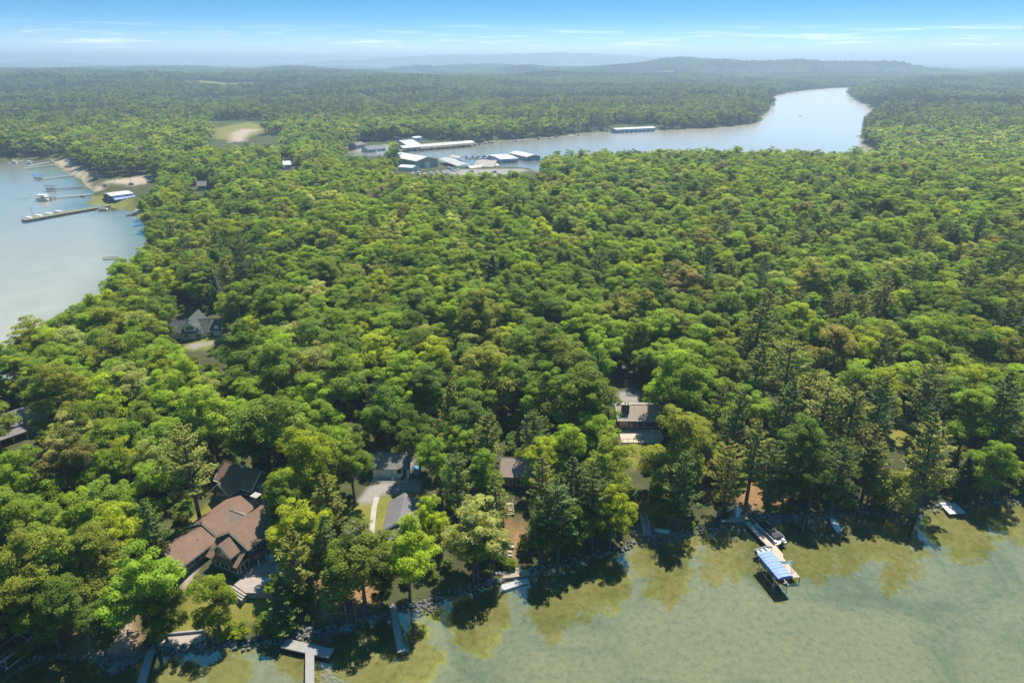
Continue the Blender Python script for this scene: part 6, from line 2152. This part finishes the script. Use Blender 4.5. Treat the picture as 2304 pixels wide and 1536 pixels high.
def slip_roof(a, b, wid, label, hgt=4.2, boats=0, side=-1):
    A, L2, an = span(a, b)
    r = empty('covered_slip', (A.x, A.y, 0), an, label, 'covered dock', 'covered docks of the near marina')
    MB().slab([(0, -wid / 2, hgt), (L2, -wid / 2, hgt), (L2, 0, hgt + 1.4), (0, 0, hgt + 1.4)], 0.25).build('roof_slope', ROOF_METAL, r)
    MB().slab([(L2, wid / 2, hgt), (0, wid / 2, hgt), (0, 0, hgt + 1.4), (L2, 0, hgt + 1.4)], 0.25).build('roof_slope', ROOF_METAL, r)
    n = max(3, int(L2 / 6))
    for i in range(n):
        for yy in (-wid * .46, wid * .46):
            MB().tube([(0.5 + (L2 - 1) * i / (n - 1), yy, -1.5), (0.5 + (L2 - 1) * i / (n - 1), yy, hgt)], 0.16, 5).build('post', DARKWOOD, r)
    MB().box((L2 / 2, 0, 0.5), (L2, 1.8, 0.2)).build('walkway', DOCK_GREY, r)
    for i in range(boats):
        q = on(r, L2 * (i + 0.5) / boats, side * wid * 0.3, 0)
        far_boat((q.x, q.y, -0.1), an + R(180 if side < 0 else 0), ORD[i] + ' boat from the left under the ' + label, 6.2, NAVY if i % 2 else HULL, 'boats in the near marina')
    return r


slip_roof((1002, 367), (1046, 384), 13, 'slanting pale covered dock beside the large shed', 4.2, 4)
slip_roof((1052, 387), (1118, 380), 10, 'front pale covered dock along the marina yard', 3.6, 5)
slip_roof((1018, 360), (1040, 364), 9, 'short pale covered dock on the channel side', 3.6, 2)
BB, w, d = corners((1110, 377), (1124, 374), (1094, 364), 'marina_office', 'brown gabled marina office beside the white-roofed halls')
block(BB, 0, w, 0, min(d, 26), 5.0, 3.0, 'y', plain('slate_blue_wall', (0.17, 0.21, 0.25), 0.8), rows_mat('weathered_roof', (0.33, 0.28, 0.24)), 0.6, z0=-1)
window(BB, w * .5, 0, 3.0, w * .5, 1.6, '-y', TRIM_WHITE, 3)
HB, w, d = corners((1126, 370), (1166, 368), (1110, 360), 'white_hall', 'white flat-roofed marina hall right of the brown office')
block(HB, 0, w, 0, min(d, 34), 5.0, 0.8, 'x', WALL_WHITE, ROOF_WHITE, 0.4, z0=-1)
for i in range(3):
    window(HB, w * (.25 + .25 * i), 0, 2.4, 3.0, 1.6, '-y', TRIM_WHITE, 2)
HC, w, d = corners((1186, 366), (1216, 364), (1162, 356), 'long_white_hall', 'farther long white marina hall with a grey end wall')
block(HC, 0, w, 0, min(d, 40), 5.4, 1.6, 'y', WALL_GREY, ROOF_WHITE, 0.5, z0=-1)
MB().box((w * 0.5, -0.06, 1.9), (4.0, 0.12, 3.8)).build('shed_door', WALL_WHITE, HC)
dock([(1050, 357), (1108, 355)], 2.0, 'open marina dock lined with boats in the channel', 0.6, DOCK_GREY, 'dock', 6)
for i in range(9):
    p = at(1050 + 6.6 * i, 355.2 - 0.25 * i + (2.2 if i % 2 else -1.0), 0.5)
    far_boat((p.x, p.y, -0.1), R(0 if i % 2 else 180) + R(-4 * i), ORD[i] + ' boat from the left along the open marina dock', 7.4, NAVY if i % 4 == 2 else HULL, 'boats along the open marina dock', (BLUE if i % 3 == 0 else HULL if i % 3 == 1 else None))
p = at(1083, 364, 0.5)
far_boat((p.x, p.y, -0.1), R(80), 'cabin boat alone in the sheltered marina basin', 9.5, HULL, None, HULL)
for i, (px, py, cl) in enumerate(((1008, 379, 'white'), (1014, 382, 'blue'), (1020, 386, 'white'))):
    p = at2(px, py)
    far_boat((p.x, p.y, p.z + 0.3), R(20 + 30 * i), ('white', 'blue-hulled', 'second white')[i] + ' boat parked ashore beside the large marina shed', 7.5, HULL if cl == 'white' else BLUE, 'boats stored ashore')

for (f, r_, l_, lb, wl_, rf) in (((640, 381), (656, 380), (634, 377), 'lone pale-roofed house in woods left of the marina', WALL_WHITE, ROOF_STEEL), ((446, 429), (464, 428), (440, 425), 'grey-roofed house in trees right of the sandy car park', WALL_GREY, ROOF_GREY)):
    h_, w, d = corners(f, r_, l_, 'woodland_house', lb, 'house', 'houses glimpsed in the woods')
    block(h_, 0, w, 0, min(d, 11), 3.6, 2.4, 'x', wl_, rf, 0.5, z0=-1, trim=TRIM_WHITE)
    window(h_, w * .3, 0, 1.8, 1.5, 1.3, '-y', TRIM_WHITE, 2); window(h_, w * .7, 0, 1.8, 1.5, 1.3, '-y', TRIM_WHITE, 2)
for i, (px, py) in enumerate(((930, 396), (942, 394), (955, 397), (968, 395), (982, 393), (996, 394))):
    p = at2(px, py)
    far_boat((p.x, p.y, p.z + 0.3), R(25 * i), ORD[i] + ' from left of the shrouded boats stored among marina trees', 7.5, HULL, 'shrouded boats stored ashore', HULL)
# barn, annexe and houses on the far bank
BN2, w, d = corners((916, 329), (946, 326), (905, 322), 'grey_barn', 'grey metal barn above the very long covered dock', 'barn')
block(BN2, 0, w, 0, min(d, 30), 5.0, 4.0, 'x', WALL_GREY, ROOF_STEEL, 0.4, z0=-1)
MB().box((w * 0.3, -0.06, 1.9), (3.6, 0.12, 3.8)).build('shed_door', WALL_WHITE, BN2)
WA_, w, d = corners((934, 318), (950, 316), (930, 315), 'white_annexe', 'low white-roofed building behind the grey barn')
block(WA_, 0, w, 0, min(d, 16), 3.5, 1.0, 'x', WALL_WHITE, ROOF_WHITE, 0.3, z0=-1)
window(WA_, w * .5, 0, 1.8, 3, 1.2, '-y', TRIM_WHITE, 2)
for i, (f, r_, l_, lb, wl_, rf) in enumerate((((800, 333), (822, 331), (796, 329), 'leftmost grey-roofed house on the channel bank', WALL_GREY, ROOF_GREY),
                                             ((828, 336), (846, 334), (826, 331), 'pale house second from the left on the channel bank', WALL_WHITE, ROOF_GREY),
                                             ((848, 341), (868, 339), (846, 335), 'white house nearest the water on the channel bank', WALL_WHITE, ROOF_STEEL),
                                             ((738, 332), (752, 331), (736, 328), 'small house half hidden left of the channel houses', WALL_GREY, ROOF_GREY))):
    h_, w, d = corners(f, r_, l_, 'channel_house', lb, 'house', 'houses on the channel bank')
    block(h_, 0, w, 0, min(d, 12), 3.6, 2.4, 'x', wl_, rf, 0.5, z0=-1)
    window(h_, w * .3, 0, 1.8, 1.6, 1.4, '-y', TRIM_WHITE, 2); window(h_, w * .7, 0, 1.8, 1.6, 1.4, '-y', TRIM_WHITE, 2)
for i, (px, py) in enumerate(((868, 350), (880, 348), (893, 346), (1068, 327), (1078, 325), (1092, 323), (1104, 321.5), (1160, 318), (1176, 316), (1212, 312), (1236, 311), (1250, 309), (1296, 304), (1302, 305))):
    p = at(px, py, 0.4)
    far_boat((p.x, p.y, -0.1), R(60 + 37 * i), ORD[i] + ' small boat from the left along the far channel bank', 6.5, NAVY if i % 3 == 0 else HULL, 'small boats along the far channel bank', HULL if i % 2 else None)
for i, (q1, q2) in enumerate((((1086, 322), (1112, 320)), ((1164, 316), (1182, 314.5)), ((1224, 311), (1248, 309.2)), ((1284, 306), (1304, 303.5)))):
    dock([q1, q2], 2.4, ORD[i] + ' pale dock from the left on the far channel bank', 0.7, TRIM_WHITE, 'dock', 8, 'dock', 'docks on the far channel bank')
BHs, w, d = corners((1386, 295), (1474, 293), (1388, 290), 'blue_boathouse', 'long pale blue boathouse on the far channel shore')
block(BHs, 0, w, 0, 14, 5.6, 1.2, 'x', WALL_BLUE, ROOF_WHITE, 0.6, z0=-1.5)
for i in range(9):
    window(BHs, w * (i + 0.5) / 9, 0, 1.8, 3.4, 2.6, '-y', TRIM_WHITE, 1, 'boat_bay')
MB().box((w * 0.5, -3.0, 0.2), (w * 1.1, 4.0, 0.3)).build('dock_apron', TRIM_WHITE, BHs)
for i, (px, py, L3) in enumerate(((1704, 262, 16), (1712, 251, 14), (1936, 306, 16), (1926, 213, 22), (1946, 234, 20), (1962, 240, 20), (1968, 247, 20))):
    p = at(px, py, 0.5)
    c_ = empty('shore_dock', (p.x, p.y, 0), R(10 * i), ('white boat canopy at the wooded point, lower of two', 'white boat canopy at the wooded point, upper of two', 'pair of white boat canopies at the near right lakeshore',
               'uppermost pale dock on the right lakeshore', 'second pale dock down the right lakeshore', 'third pale dock down the right lakeshore', 'lowest pale dock of four on the right lakeshore')[i], 'dock', 'docks on the far lake')
    MB().box((0, 0, 0.5), (L3, 2.0, 0.25)).build('deck', TRIM_WHITE, c_)
    for k in (-1, 1):
        MB().tube([(k * L3 * .45, 0.6, -1.2), (k * L3 * .45, 0.6, 0.5)], 0.15, 5).build('post', DARKWOOD, c_)
    MB().slab([(-4, -2.2, 3.2), (4, -2.2, 3.2), (4, 2.2, 3.6), (-4, 2.2, 3.6)], 0.2).build('canopy', HULL, c_)
    for sx in (-3.6, 3.6):
        MB().tube([(sx, 1.8, 0.5), (sx, 1.8, 3.3)], 0.1, 5).build('canopy_post', METAL, c_)
p = at(1800, 262, 0)
far_boat((p.x, p.y, -0.1), R(-15), 'lone speedboat trailing a wake across the far lake', 8, HULL)


# ------------------------------------------------------------------ bare trees
def bare_tree(px, py, hc, hgt, label, seed, mat=None, spread=0.55, levels=4):
    p = at2(px, py, hc)
    r = empty('bare_tree', (p.x, p.y, p.z), 0, label, 'tree', 'bare trees')
    rg = random.Random(seed)
    tr = MB(); br = MB()

    def limb(mb, a, d, ln, rad, lev):
        d2 = (d + Vector((rg.gauss(0, .12), rg.gauss(0, .12), 0.05))).normalized()
        m_ = a + d * ln * 0.5; e = m_ + d2 * ln * 0.5
        mb.tube([a, m_, e], [rad, rad * 0.8, rad * 0.55], 5 if lev < 2 else 4, False)
        if lev >= levels:
            return
        for k in range(rg.choice((2, 3, 3))):
            nd = (d2 + Vector((rg.gauss(0, spread), rg.gauss(0, spread), rg.gauss(0.1, spread * .6)))).normalized()
            limb(br, e if k else m_.lerp(e, 0.6), nd, ln * rg.uniform(0.55, 0.8), rad * 0.5, lev + 1)
    limb(tr, Vector((0, 0, -0.5)), Vector((rg.gauss(0, .06), rg.gauss(0, .06), 1)).normalized(), hgt * 0.45, hgt * 0.02, 0)
    tr.build('trunk', mat or BARK_GREY, r); br.build('branches', mat or BARK_GREY, r)
    return r


DEADPALE = plain('bleached_wood', (0.42, 0.38, 0.35), 0.9, 0.2)
bare_tree(690, 860, 6, 13, 'leafless grey tree with a crooked limb in the dark gap', 3, DEADPALE)
bare_tree(872, 700, 9, 15, 'leafless brown tree right of the middle of the wood', 5)
bare_tree(1990, 955, 7, 15, 'dead pale tree with bare side limbs among pines', 8, DEADPALE, 0.8)
bare_tree(1930, 1015, 5, 11, 'small bleached dead tree below the pines', 9, DEADPALE, 0.7)
bare_tree(1905, 850, 9, 14, 'thin grey leafless tree among the right-hand pines', 12)
bare_tree(505, 665, 9, 16, 'grey leafless tree in the wood behind the cream house', 14)
bare_tree(640, 800, 9, 14, 'leafless twiggy tree left of the wood path', 15)

bare_tree(2150, 725, 9, 14, 'pale leafless tree high on the right among leafy crowns', 22, DEADPALE)
bare_tree(1560, 690, 9, 15, 'grey leafless tree in mid forest right of centre', 23)

# ------------------------------------------------------------------ undergrowth that fills the gaps between stems
X, Y = scatter(70, 420, 4.6, 52)
n = len(X)
s = rng.uniform(0.16, 0.36, n)
k, z, d, cx, cy_ = keep_mask(X, Y, 5.0 * s, 13 * s)
P_ = np.column_stack([X, Y])
lawn_m = region(P_, LAWNS, 0.5) + region(P_, GRAVEL, 0.5) + region(P_, SANDS, 0.5) + 0.8 * region(P_, NEEDLES, 0.5) * (rng.uniform(0, 1, n) < 0.75)
k &= (lawn_m < 0.5) & (d > 1.0)
X, Y, z, s = X[k], Y[k], z[k], s[k]
me = bpy.data.meshes.new('undergrowth')
me.vertices.add(len(X))
me.vertices.foreach_set('co', np.column_stack([X, Y, z - 0.6]).astype(np.float32).ravel())
tn = [jitter_tint(('green', 'deep', 'bright', 'olive')[int(rng.integers(0, 4))]) for _ in X]
for nm, typ, vals, key in (('variant', 'INT', rng.integers(0, BROAD_N, len(X)), 'value'), ('spin', 'FLOAT_VECTOR', [(0, 0, v) for v in rng.uniform(0, 6.28, len(X))], 'vector'),
                           ('grow', 'FLOAT_VECTOR', [(v * 1.1, v * 1.1, v * 0.75) for v in s], 'vector'), ('tint', 'FLOAT_COLOR', [(*t, 1) for t in tn], 'color')):
    a = me.attributes.new(nm, typ, 'POINT')
    a.data.foreach_set(key, np.array(vals, np.int32 if typ == 'INT' else np.float32).ravel())
ug = put('undergrowth', me)
tag(ug, 'low leafy undergrowth between the tree stems', 'bushes', None, 'stuff')
md = ug.modifiers.new('forest', 'NODES'); md.node_group = ng

# ------------------------------------------------------------------ labels of the single trees
MARKS = [('cream house', 445, 735), ('grey house at the left edge', 35, 960), ('brown-roofed garage', 515, 1100), ('large lake house', 500, 1215), ('white garage', 877, 1050),
         ('grey cottage', 908, 1170), ('hidden tan-roofed house', 1145, 1072), ('stone terrace', 1160, 1290), ('grey railed stairs', 1450, 1185),
         ('brown house', 1420, 930), ('tan dock', 1700, 1190), ('white dinghy', 1880, 1178), ('white swimming dock', 2143, 1142), ('fire ring', 2028, 946),
         ('T-shaped dock', 692, 1462), ('straight weathered dock', 893, 1420), ('arched lift frame', 243, 1400), ('boarded patio', 420, 1442), ('dark railed stairs', 788, 1382),
         ('crooked leafless tree', 690, 855), ('brown leafless tree', 872, 700), ('thin grey leafless tree', 1905, 850), ('grey leafless tree', 505, 665), ('shaded gravel drive', 1186, 920),
         ('garden shed', 806, 1190), ('shaded asphalt drive', 1400, 850), ('lift frame at the left edge', 28, 1460), ('bleached dead tree', 1930, 1015), ('dead pale tree', 1990, 955), ('twiggy leafless tree', 640, 800), ('pale leafless tree on the right', 2150, 730), ('grey leafless tree in mid forest', 1560, 690)]
buckets = {}
for root, q in single_trees:
    cx, cy_, dep = proj(q[0], q[1], q[2] + 8 * q[4])
    nm, mx, my = min(MARKS, key=lambda m_: (m_[1] - cx) ** 2 + (m_[2] - cy_) ** 2)
    dx, dy = cx - mx, cy_ - my
    if abs(dx) > abs(dy):
        di = 'right of' if dx > 0 else 'left of'
    else:
        di = 'below' if dy > 0 else 'above'
    kind = {'broad': 'broadleaf tree', 'pine': 'pine', 'spruce': 'conical conifer', 'willow': 'willow'}[q[5]]
    buckets.setdefault((TINT_WORDS[q[9]], kind, di, nm), []).append((math.hypot(dx, dy), root, q))
for (tw, kind, di, nm), lst in buckets.items():
    lst.sort(key=lambda t: t[0])
    for i, (_, root, q) in enumerate(lst):
        rank = '' if len(lst) == 1 else 'nearest ' if i == 0 else ORD[min(i, 21)] + ' nearest '
        root['label'] = '%s%s %s %s the %s' % (rank, tw, kind, di, nm)
